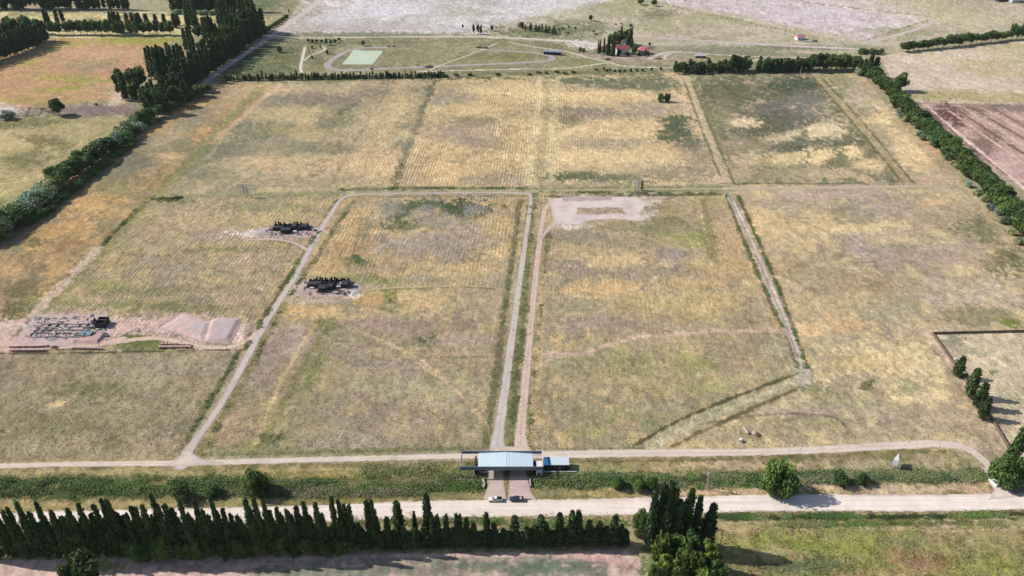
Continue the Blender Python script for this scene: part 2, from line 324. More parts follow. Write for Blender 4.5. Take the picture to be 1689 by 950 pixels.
# soft patches: (px, py, rx, ry, colour, alpha[, rotation degrees])
B = [
 # ochre field
 (220,68,75,6,LIME,.95),(120,73,34,6,LIME,.95,-8),(90,80,25,6,LIME,.8,-20),(50,100,22,5,LIME,.6,-20),(95,128,45,5,LIME,.65),(150,133,40,4,LIME,.6),(85,148,50,6,LIME,.7,-5),(40,165,60,7,(168,152,70),.7),(140,168,60,4,(165,155,90),.6),
 (150,105,40,12,(160,148,105),.5),(185,150,25,10,(170,158,110),.5),(20,140,45,25,(196,150,108),.5),(150,85,80,12,(198,156,112),.6),
 # bare strip
 (165,182,75,9,(148,128,122),.95),(45,184,45,5,(150,135,118),.9),(10,180,25,7,(188,182,170),.8),(195,160,18,9,(200,176,152),.8,-30),
 # pasture
 (50,205,60,10,(120,124,72),.6),(70,230,40,10,(124,120,70),.6),(40,262,40,12,(130,130,76),.6),(90,215,60,8,(186,170,112),.6),(20,310,40,20,(188,172,112),.6),(10,240,25,10,(196,176,118),.6),(130,215,30,12,(178,165,110),.7),
 (180,200,35,6,(170,160,115),.6),(10,345,20,12,GREEN,.5),
 # weedy strip
 (60,350,28,7,(178,140,80),.5,-30),(150,330,45,20,(206,164,96),.7,-20),(90,380,50,14,(204,158,90),.6,-20),(110,405,30,6,(170,110,84),.4,-20),(60,400,14,6,(110,120,66),.6),(40,430,35,12,(150,130,96),.6),(10,445,22,14,(204,160,104),.6),(10,480,25,20,(166,140,108),.6),
 (40,480,30,18,(130,124,82),.6),(205,280,50,22,(140,138,108),.7,-25),(190,310,30,12,(150,144,92),.6),(260,240,40,16,(152,148,116),.6,-30),(300,210,40,10,(182,164,120),.6,-30),(330,190,35,16,(150,142,116),.6,-30),(280,260,20,7,(204,176,124),.6),(390,160,40,14,(186,160,118),.6,-30),
 (345,150,30,8,(150,138,118),.5),(225,265,30,12,(140,136,112),.6),(420,146,26,6,(190,166,120),.7),(250,300,20,10,(160,140,80),.6),(110,455,60,8,(150,132,92),.4,-35),(30,520,40,18,(112,116,66),.7,-30),(-60,560,60,40,(120,120,74),.8),
 # A: top-left dry field
 (500,145,60,8,(190,168,128),.5),(530,165,70,10,(150,136,116),.7),(610,155,50,9,(156,140,118),.6),(450,185,50,10,(186,164,118),.5),(420,215,50,16,(132,134,104),.7),(380,250,50,20,(134,136,106),.7),(440,250,50,12,(170,156,116),.5),(500,190,70,12,(196,176,118),.5),(480,215,50,8,(178,160,92),.5),(350,290,45,14,(150,146,108),.6),(560,200,30,12,(126,132,96),.6),
 (610,220,40,30,(196,172,124),.6,-30),(600,270,70,25,(206,174,124),.7),(430,265,60,8,(206,174,128),.6),(490,275,60,14,(198,170,124),.6),(400,300,50,8,(176,162,116),.5),(540,245,40,9,(140,136,104),.6),(570,180,20,5,(110,118,82),.5,-30),(640,180,25,20,(188,166,118),.5),
 (665,165,25,30,(202,176,122),.5),(330,262,30,22,(140,142,110),.5,-40),(560,290,30,8,(180,164,120),.6),
 # B
 (760,150,30,12,(158,148,120),.5),(800,150,50,8,(204,182,124),.6),(860,160,30,18,(206,180,128),.5),(740,165,35,12,(158,150,124),.6),(790,180,60,9,(206,178,124),.6),(770,200,45,8,(150,140,110),.6),(740,215,40,12,(166,146,126),.7),(820,215,50,8,(180,158,124),.5),(850,235,25,35,(208,178,124),.6),(770,235,45,8,(160,146,122),.6),(720,250,50,12,(206,176,120),.6),
 (740,280,60,14,(210,178,122),.7),(700,225,25,20,(196,170,124),.5),(800,295,30,8,(160,150,124),.6),(850,300,18,8,(186,164,138),.6),(675,285,16,20,(186,162,124),.4),(820,265,40,10,(200,170,118),.5),
 # green line between A and B
 (712,148,5,14,DKGREEN,.55,24),(700,175,5,14,(110,118,84),.6,24),(690,205,6,16,(128,122,96),.5,24),(668,255,6,24,(126,130,94),.6,22),(655,292,6,16,(108,116,78),.6,20),
 # C
 (960,133,50,6,(112,126,90),.7),(1010,140,40,8,(120,128,96),.6),(1060,135,45,12,(116,126,90),.7),(1085,142,35,8,(128,132,96),.7),(960,158,110,7,(214,186,126),.8),(1050,158,60,6,(212,184,128),.7),(950,184,45,6,(126,128,94),.7),(1000,188,90,9,(164,148,124),.8),(1080,180,40,7,(168,152,128),.7),(1130,178,25,14,(188,168,134),.5),
 (980,215,110,16,(212,184,130),.7),(1050,215,50,12,(208,180,124),.6),(1010,238,60,9,(170,152,126),.6),(1120,205,24,14,(112,122,86),.85),(1115,225,28,10,(106,118,82),.8),(1140,240,25,8,(120,124,90),.6),(1095,220,12,6,(110,120,84),.6),(980,258,110,12,(216,188,132),.7),(1080,250,40,10,(206,180,128),.5),
 (960,290,50,9,(112,124,84),.85),(1020,292,60,10,(126,132,94),.7),(1100,285,60,12,(158,148,116),.7),(1160,265,26,20,(160,148,118),.6),(1000,275,70,8,(200,178,130),.6),(940,200,20,8,(110,120,84),.5),
 # D green-grey with straw
 (1200,150,50,20,(114,120,78),.7),(1300,150,50,20,(122,124,90),.7),(1320,140,40,10,(92,112,84),.7),(1290,200,60,24,(118,122,100),.7),(1240,210,40,20,(116,120,90),.7),(1315,245,60,14,(112,120,94),.7),(1230,240,40,12,(168,152,116),.6),(1400,235,30,20,(112,118,84),.6),(1270,178,25,10,(128,126,120),.6),(1330,170,22,16,(140,138,138),.5),
 (1225,202,25,8,PALE,.75),(1360,215,30,12,PALE,.8),(1310,220,14,6,PALE,.6),(1285,228,20,6,PALE,.6),(1300,262,40,10,(206,182,130),.8),(1350,258,22,14,(216,188,132),.9),(1408,250,18,12,(220,192,136),.9),(1430,272,50,9,(214,186,132),.8),(1240,265,30,12,(198,174,126),.8),(1360,285,80,9,(196,172,128),.7),(1270,285,60,12,(166,154,112),.7),(1385,270,20,7,(120,124,86),.7),(1440,240,18,20,(120,124,84),.6),(1215,282,20,14,(190,168,124),.6),(1190,190,16,30,(140,138,96),.5),
 # E
 (1390,135,30,12,(150,150,98),.7,30),(1385,155,12,8,(128,144,70),.6),(1420,160,25,16,(184,168,150),.7,40),(1445,185,25,16,(210,186,138),.7,40),(1470,210,30,12,(216,190,132),.8,40),(1425,182,20,10,(140,138,104),.6),(1495,235,30,20,(206,180,130),.7,40),(1520,260,30,22,(216,188,134),.8,30),(1485,205,15,9,(150,140,96),.5),(1540,250,20,10,(200,150,104),.5,45),(1510,225,20,8,(206,156,110),.4,45),(1455,225,20,16,(178,160,118),.6),(1560,270,22,14,(176,156,108),.6),
 (1525,300,40,8,(192,164,134),.6),
 # J right big field
 (1260,350,35,24,(216,184,126),.8),(1330,345,60,10,(186,166,128),.6),(1290,335,60,10,(168,154,132),.6),(1380,320,80,8,(190,166,146),.7),(1440,345,60,14,(176,164,138),.7),(1500,340,60,16,(178,162,136),.6),(1370,370,40,16,(206,180,126),.7),(1300,385,60,20,(204,178,126),.6),(1450,375,50,10,(208,184,134),.6),(1405,355,30,14,(150,148,112),.6),(1480,385,45,12,(190,170,134),.6),
 (1540,335,25,10,(214,182,124),.6),(1530,365,40,14,(178,156,126),.6),(1600,360,40,12,(150,144,100),.5),(1620,380,40,22,(126,130,84),.6),(1570,350,40,10,(182,164,130),.5),(1660,430,40,20,(124,124,76),.7),(1600,430,40,10,(190,164,136),.6),(1560,415,60,18,(180,160,136),.6),(1470,420,60,22,(166,150,132),.6),(1420,410,20,20,(172,156,146),.6),(1490,395,40,6,(208,184,132),.5),
 (1280,440,60,16,(190,160,110),.5),(1350,445,70,18,(168,152,112),.5),(1450,470,90,14,(170,148,108),.6),(1370,500,90,20,(196,170,120),.6),(1330,540,70,16,(210,178,122),.6),(1400,535,40,6,(216,176,122),.6),(1480,510,60,16,(172,166,130),.6),(1560,480,60,22,(190,172,146),.6),(1640,490,50,18,(198,178,154),.6),(1620,520,50,12,(150,146,98),.6),(1665,536,16,6,(132,146,52),.8),(1560,545,60,6,(196,172,146),.5),
 (1400,570,60,14,(172,160,122),.5),(1470,590,70,24,(216,192,136),.7),(1420,600,60,14,(196,170,112),.5),(1520,600,30,16,(206,186,140),.6),(1340,640,40,10,(140,144,96),.7),(1433,636,10,6,(112,122,66),.7),(1500,638,25,7,(160,160,116),.6),(1520,655,50,9,(214,190,138),.6),(1380,665,70,14,(170,164,118),.6),(1450,680,60,12,(178,164,134),.6),(1560,690,60,18,(178,158,124),.6),(1620,700,35,20,(184,160,124),.5),
 (1330,700,60,14,(168,160,112),.6),(1450,715,70,9,(178,162,128),.5),(1600,740,30,12,(196,170,138),.6),(1200,715,60,14,(176,162,118),.6),(1130,735,60,7,(206,180,120),.5),(1320,680,60,8,(186,164,142),.5),
 # F
 (330,350,60,12,(178,158,116),.5),(520,335,30,10,(190,166,108),.5),(440,340,60,8,(150,146,104),.6),(350,385,40,14,(170,152,128),.6),(270,400,40,14,(176,156,120),.5),(480,360,60,7,(186,164,112),.6),(400,412,70,6,(120,126,78),.5),(420,430,60,16,(184,162,128),.6),(300,435,60,10,(168,154,124),.5),(180,470,50,7,(150,152,80),.5),(250,480,60,8,(140,142,86),.5),(380,480,50,10,(170,152,120),.6),(200,505,120,7,(140,142,84),.6),(330,508,60,8,(150,144,92),.6),(100,500,40,8,(160,152,96),.5),(290,330,25,5,(126,130,88),.6),(270,329,22,3,(90,84,52),.7),(385,385,18,9,(170,162,136),.5),(395,493,30,8,(190,158,130),.5),
 (320,365,60,14,(192,166,118),.4),(430,385,50,16,(190,162,110),.4),
 # building yards
 (415,384,30,5,(206,192,184),.9),(478,384,44,8,(190,166,160),.95),(510,380,18,6,(206,190,184),.9),(540,476,58,11,(196,168,158),.95),(585,482,16,7,(214,202,192),.9),(615,480,24,5,(186,172,150),.8),(520,497,40,4,(190,172,150),.7),(565,500,20,4,(150,148,100),.5),
 # left construction yard
 (60,548,90,22,(196,164,154),.95),(130,540,60,22,(196,166,158),.95),(20,560,60,16,(214,180,164),.9),(200,548,50,16,(206,176,162),.9),(240,535,50,11,(206,176,158),.9),(330,545,80,20,(198,166,158),.85),(392,545,22,22,(208,180,168),.95),(300,540,20,5,(190,176,150),.4),(215,562,22,9,(126,132,70),.95),(240,570,40,9,(128,134,72),.95),(60,578,60,3,(120,104,72),.6),(-40,568,60,16,(206,170,150),.9),
 (30,535,30,10,(208,182,170),.8),
 # G
 (620,335,40,7,(178,160,120),.6),(700,340,60,12,(108,122,76),.8),(760,345,50,14,(92,112,70),.85),(660,355,22,14,(110,120,82),.8),(710,348,24,6,(158,150,140),.6),(780,345,18,8,(156,150,146),.6),(640,345,20,14,(164,154,134),.6),(720,365,60,10,(164,154,134),.6),(660,370,22,10,(106,116,72),.7),(610,355,14,12,(206,174,106),.6,25),(580,380,20,25,(204,172,112),.6,25),(605,400,18,20,(196,162,114),.6,25),
 (570,410,25,14,(188,152,104),.6),(680,405,50,16,(178,162,140),.7),(740,405,50,18,(170,156,138),.7),(820,415,30,9,(212,184,124),.7),(790,390,40,14,(178,160,130),.5),(830,370,30,14,(200,172,112),.5),(640,440,60,12,(186,160,114),.5),(590,430,20,8,(110,124,70),.6),(585,460,50,7,(140,142,80),.6),(660,462,40,6,(150,148,84),.6),(760,445,50,10,(206,178,122),.6),(820,460,25,8,(170,158,132),.6),(700,460,20,6,(160,150,136),.6),(530,440,30,10,(202,164,104),.6),
 (600,375,12,20,(140,136,104),.5,25),(590,425,6,8,(96,116,66),.7),(540,400,14,12,(210,176,108),.5,25),
 # H
 (640,482,50,6,(196,164,96),.7),(645,490,16,14,(104,132,48),.75,10),(610,492,26,9,(190,152,88),.7),(640,512,22,4,(122,138,66),.6),(710,500,50,22,(200,172,118),.7),(790,500,40,22,(178,160,122),.6),(500,515,60,14,(202,168,104),.7),(570,520,50,8,(200,172,118),.6),(705,560,20,8,(104,122,62),.85),(712,553,12,5,(104,120,64),.6),(760,560,50,12,(176,154,132),.6),(620,535,60,10,(172,146,128),.6),(560,560,60,16,(166,156,118),.5),(770,585,50,4,(190,158,132),.5),
 (450,570,40,40,(170,148,130),.6,25),(490,560,14,30,(180,158,142),.6,28),(420,620,30,40,(166,148,128),.6,25),(480,640,20,40,(150,142,96),.5,25),(520,610,12,40,(138,142,82),.6,28),(450,680,30,30,(170,154,104),.5,25),(370,700,30,30,(176,146,106),.5),(440,720,14,16,(96,116,54),.7,20),(640,640,70,20,(170,160,124),.5),(680,605,40,12,(168,150,134),.5),(760,650,50,24,(174,166,122),.5),(600,600,20,5,(150,136,126),.6),(640,700,80,20,(178,158,128),.5),(600,732,60,9,(166,160,132),.5),(560,690,60,20,(166,156,120),.4),(700,670,20,8,(186,170,148),.5),
 (390,740,60,8,(150,146,84),.6),(540,540,20,8,(120,132,66),.4),
 # I
 (1050,345,50,9,(140,140,92),.6),(1100,375,50,18,(146,142,90),.7),(1140,395,30,14,(162,162,86),.7),(1010,375,60,8,(148,144,98),.7),(960,392,60,12,(160,146,122),.7),(1050,398,60,8,(170,156,118),.5),(1100,425,25,14,(158,144,132),.8),(1150,335,60,10,(178,160,114),.5),(1160,360,30,18,(188,162,116),.5),(1200,400,25,30,(192,160,112),.6),(950,440,60,14,(164,148,126),.7),(1020,430,60,12,(204,176,122),.7),(960,412,60,6,(196,168,118),.5),(1050,450,40,9,(164,148,126),.5),(1000,475,70,12,(204,170,114),.7),(1130,470,60,12,(196,166,114),.6),
 (1200,450,40,16,(186,156,108),.6),(940,510,50,16,(166,156,122),.6),(1080,500,60,18,(188,166,110),.6),(1160,510,50,24,(192,168,106),.6),(1060,520,30,10,(176,152,104),.6),(1240,520,25,20,(166,150,114),.6),(960,535,60,14,(172,150,132),.6),(1050,540,60,14,(168,148,120),.5),(1160,540,60,8,(176,160,128),.5),
 (930,610,50,30,(160,154,116),.6),(1020,600,70,25,(158,154,100),.6),(1150,595,60,18,(160,158,92),.6),(1210,580,30,20,(168,150,112),.6),(1220,600,20,9,(176,150,118),.6),(1070,640,60,20,(166,154,104),.5),(1180,640,60,18,(168,166,106),.5),(950,680,50,25,(160,152,112),.5),(1050,690,60,22,(158,154,100),.6),(1060,700,40,8,(138,146,92),.6),(960,715,40,9,(168,162,92),.5),(1035,700,16,12,(186,150,112),.5),(1230,620,26,8,(190,176,124),.5),
 (1270,590,16,30,(164,158,118),.6),
 # K bottom-left
 (95,665,16,5,(206,180,120),.7,-25),(150,640,50,14,(126,126,78),.6),(40,610,60,18,(158,142,108),.6),(250,610,60,20,(166,156,122),.6),(330,600,60,12,(172,158,124),.6),(110,700,60,18,(142,136,92),.5),(60,735,60,14,(172,156,116),.5),(185,733,24,9,(132,128,78),.6),(250,730,40,12,(176,156,124),.5),(330,640,40,20,(164,146,110),.5),(200,690,60,14,(158,146,104),.5),(15,690,30,30,(150,138,96),.5),
 # gravel field and scrub
 (640,15,60,14,(196,196,200),.6),(900,10,50,14,(190,190,190),.6),(760,20,40,10,(170,172,150),.5),(560,30,40,14,(196,190,192),.5),(620,45,90,7,(182,172,164),.6),(500,50,40,8,(186,172,156),.6),(700,30,50,6,(172,170,150),.4),(860,40,40,7,(190,182,168),.5),
 (600,56,160,3,(120,128,88),.6),(900,52,80,9,(122,134,88),.75),(980,45,50,10,(128,138,90),.6),(1000,20,40,10,(170,168,120),.5),(1040,10,20,10,(176,172,118),.6),(1090,24,30,8,(128,126,92),.6),(1150,35,60,10,(178,170,128),.5),(1100,60,50,4,(198,180,160),.5),(1200,50,60,5,(196,178,160),.5),(1280,60,30,5,(196,178,160),.4),(1180,28,60,5,(160,160,108),.5),(940,20,50,8,(184,180,150),.5),(1015,38,10,8,(200,182,166),.6),
 (1300,78,120,5,(140,146,112),.7),(1150,76,60,5,(150,152,116),.6),(1480,10,100,12,(190,180,146),.5),(1600,30,100,16,(196,182,150),.6),(1560,20,60,10,(184,172,136),.5),(1650,12,30,6,(196,168,150),.5),(1470,52,50,6,(160,160,108),.6),(1380,60,60,4,(166,164,112),.5),
 # stony field rims
 (1420,60,60,5,(192,176,168),.5),(1180,5,60,8,(182,164,160),.5),(1350,20,70,10,(196,184,190),.5),(1250,0,60,8,(196,186,182),.5),
 # fallow
 (1560,95,60,8,(206,186,166),.6),(1600,140,60,12,(204,184,160),.7),(1640,110,50,14,(180,170,118),.6),(1540,118,30,20,(200,180,160),.5),(1680,85,40,12,(184,176,124),.6),(1560,158,60,7,(172,164,96),.7),(1640,162,60,6,(182,166,104),.7),(1600,105,80,6,(188,176,124),.5,10),
 # ploughed
 (1545,195,20,16,(138,112,98),.8,45),(1640,178,90,5,(150,128,110),.7),(1570,188,20,12,(128,88,80),.8,50),(1620,245,20,30,(140,116,98),.7,50),(1670,270,50,20,(194,158,150),.5),
 # park
 (400,100,30,12,(84,112,74),.8),(440,85,50,8,(100,120,80),.7),(470,100,25,12,(122,132,74),.6),(430,115,50,10,(116,128,78),.6),(400,125,40,7,(108,120,72),.7),(520,100,20,10,(136,134,90),.6),(700,92,50,8,(150,148,92),.5),(760,100,50,8,(156,148,104),.5),(850,92,50,6,(140,140,78),.7),(950,100,50,9,(150,152,96),.6),(600,128,220,3,(90,104,60),.7),(900,120,150,3,(130,128,84),.6),(840,80,80,4,(160,152,110),.5),(920,78,40,4,(140,136,92),.6),
 (560,70,90,3,(128,132,88),.5),(1010,92,50,4,(190,170,160),.6),(1180,98,80,6,(166,156,108),.5),(1060,96,60,6,(182,160,142),.5),(1110,88,40,6,(176,166,140),.5),(980,75,40,5,(200,190,184),.85),(960,72,25,4,(206,196,190),.8),(1200,85,90,4,(142,146,116),.7),(1200,72,160,3,(200,182,170),.4),
 # pad by the middle lanes
 (980,345,66,18,(172,154,130),.7),(1062,335,22,9,(206,188,176),.6),(1062,352,20,8,(200,182,166),.6),(950,372,26,5,(204,190,178),.6),
 # roadside
 (100,793,180,5,(90,134,50),.7),(60,812,200,9,(84,96,52),.7),(250,800,120,8,(96,110,56),.6),(400,800,100,12,(110,116,60),.6),(550,782,160,5,(166,150,76),.6),(640,795,120,6,(128,124,66),.7),(720,800,70,6,(100,116,56),.7),(710,775,60,8,(140,144,70),.8),(520,815,200,6,(120,132,88),.6),(200,778,120,5,(178,160,104),.6),(60,778,60,4,(176,158,104),.6),(150,832,160,7,(172,154,96),.7),(400,828,80,6,(150,146,82),.6),(600,825,100,5,(150,142,70),.7),(740,822,60,4,(160,148,90),.6),
 (1060,770,90,6,(190,162,116),.7),(1250,768,120,7,(196,170,128),.7),(1000,770,60,7,(158,156,88),.7),(940,795,60,8,(108,120,56),.7),(1050,792,110,8,(84,104,50),.8),(1200,790,110,7,(90,100,58),.7),(1010,812,120,5,(176,160,90),.7),(1200,810,120,5,(196,168,128),.7),(1450,770,120,9,(176,162,122),.6),(1450,788,160,6,(96,102,66),.8),(1450,808,160,9,(196,172,134),.8),(1600,800,50,10,(196,168,130),.7),(1350,805,60,8,(196,172,132),.6),(1390,795,30,6,(110,116,60),.7),(900,812,30,6,(150,148,96),.6),
 (1560,760,60,12,(178,164,118),.6),(1690,790,40,12,(184,158,116),.6),
 # front verge & fields
 (1250,851,90,5,(120,126,66),.7),(1450,853,260,3,(92,112,48),.85),(1450,861,120,4,(116,132,56),.8),(1330,864,90,3,(120,124,66),.7),(1600,862,90,4,(196,170,130),.7),(1200,870,60,4,(184,166,120),.6),(1700,870,100,6,(160,158,108),.6),(1500,872,160,3,(190,168,126),.6),
 (1300,895,80,10,(148,156,60),.7),(1380,900,60,20,(150,158,56),.6),(1450,930,60,16,(150,150,66),.6),(1520,925,50,20,(168,132,92),.7),(1600,900,80,12,(160,152,92),.6),(1640,935,60,16,(154,156,64),.6),(1350,930,40,14,(110,124,76),.6),(1300,940,40,12,(112,126,84),.6),(1260,910,30,10,(168,156,98),.6),(1500,890,30,9,(120,138,84),.5),(1560,880,60,7,(176,156,110),.6),(1420,885,80,8,(156,158,80),.5),
 (1060,900,40,16,(168,156,100),.8),(1080,930,30,30,(112,140,62),.8),(540,945,120,8,(130,146,120),.6),(850,935,120,8,(124,142,116),.7),(700,940,120,6,(176,150,134),.5),(1000,925,40,16,(196,156,148),.7),(320,935,80,8,(192,150,144),.6),(170,935,26,9,(150,156,80),.9),(940,940,60,10,(120,140,112),.6),(700,860,300,4,(176,160,90),.6),(980,862,80,5,(186,166,108),.6),(1010,880,60,12,(176,162,116),.6),
 # enclosure
 (1620,565,50,8,(202,184,150),.5),(1570,565,16,10,(150,150,116),.6),(1640,618,9,4,(140,154,92),.8),(1640,600,50,14,(206,190,152),.5),(1660,660,30,30,(186,176,134),.6),(1605,580,30,5,(170,166,124),.5),(1640,690,20,30,(200,176,146),.5),
 (470,12,60,14,(160,150,104),.6),(440,5,30,8,(112,136,88),.6),(430,10,14,6,(100,130,84),.6),
]
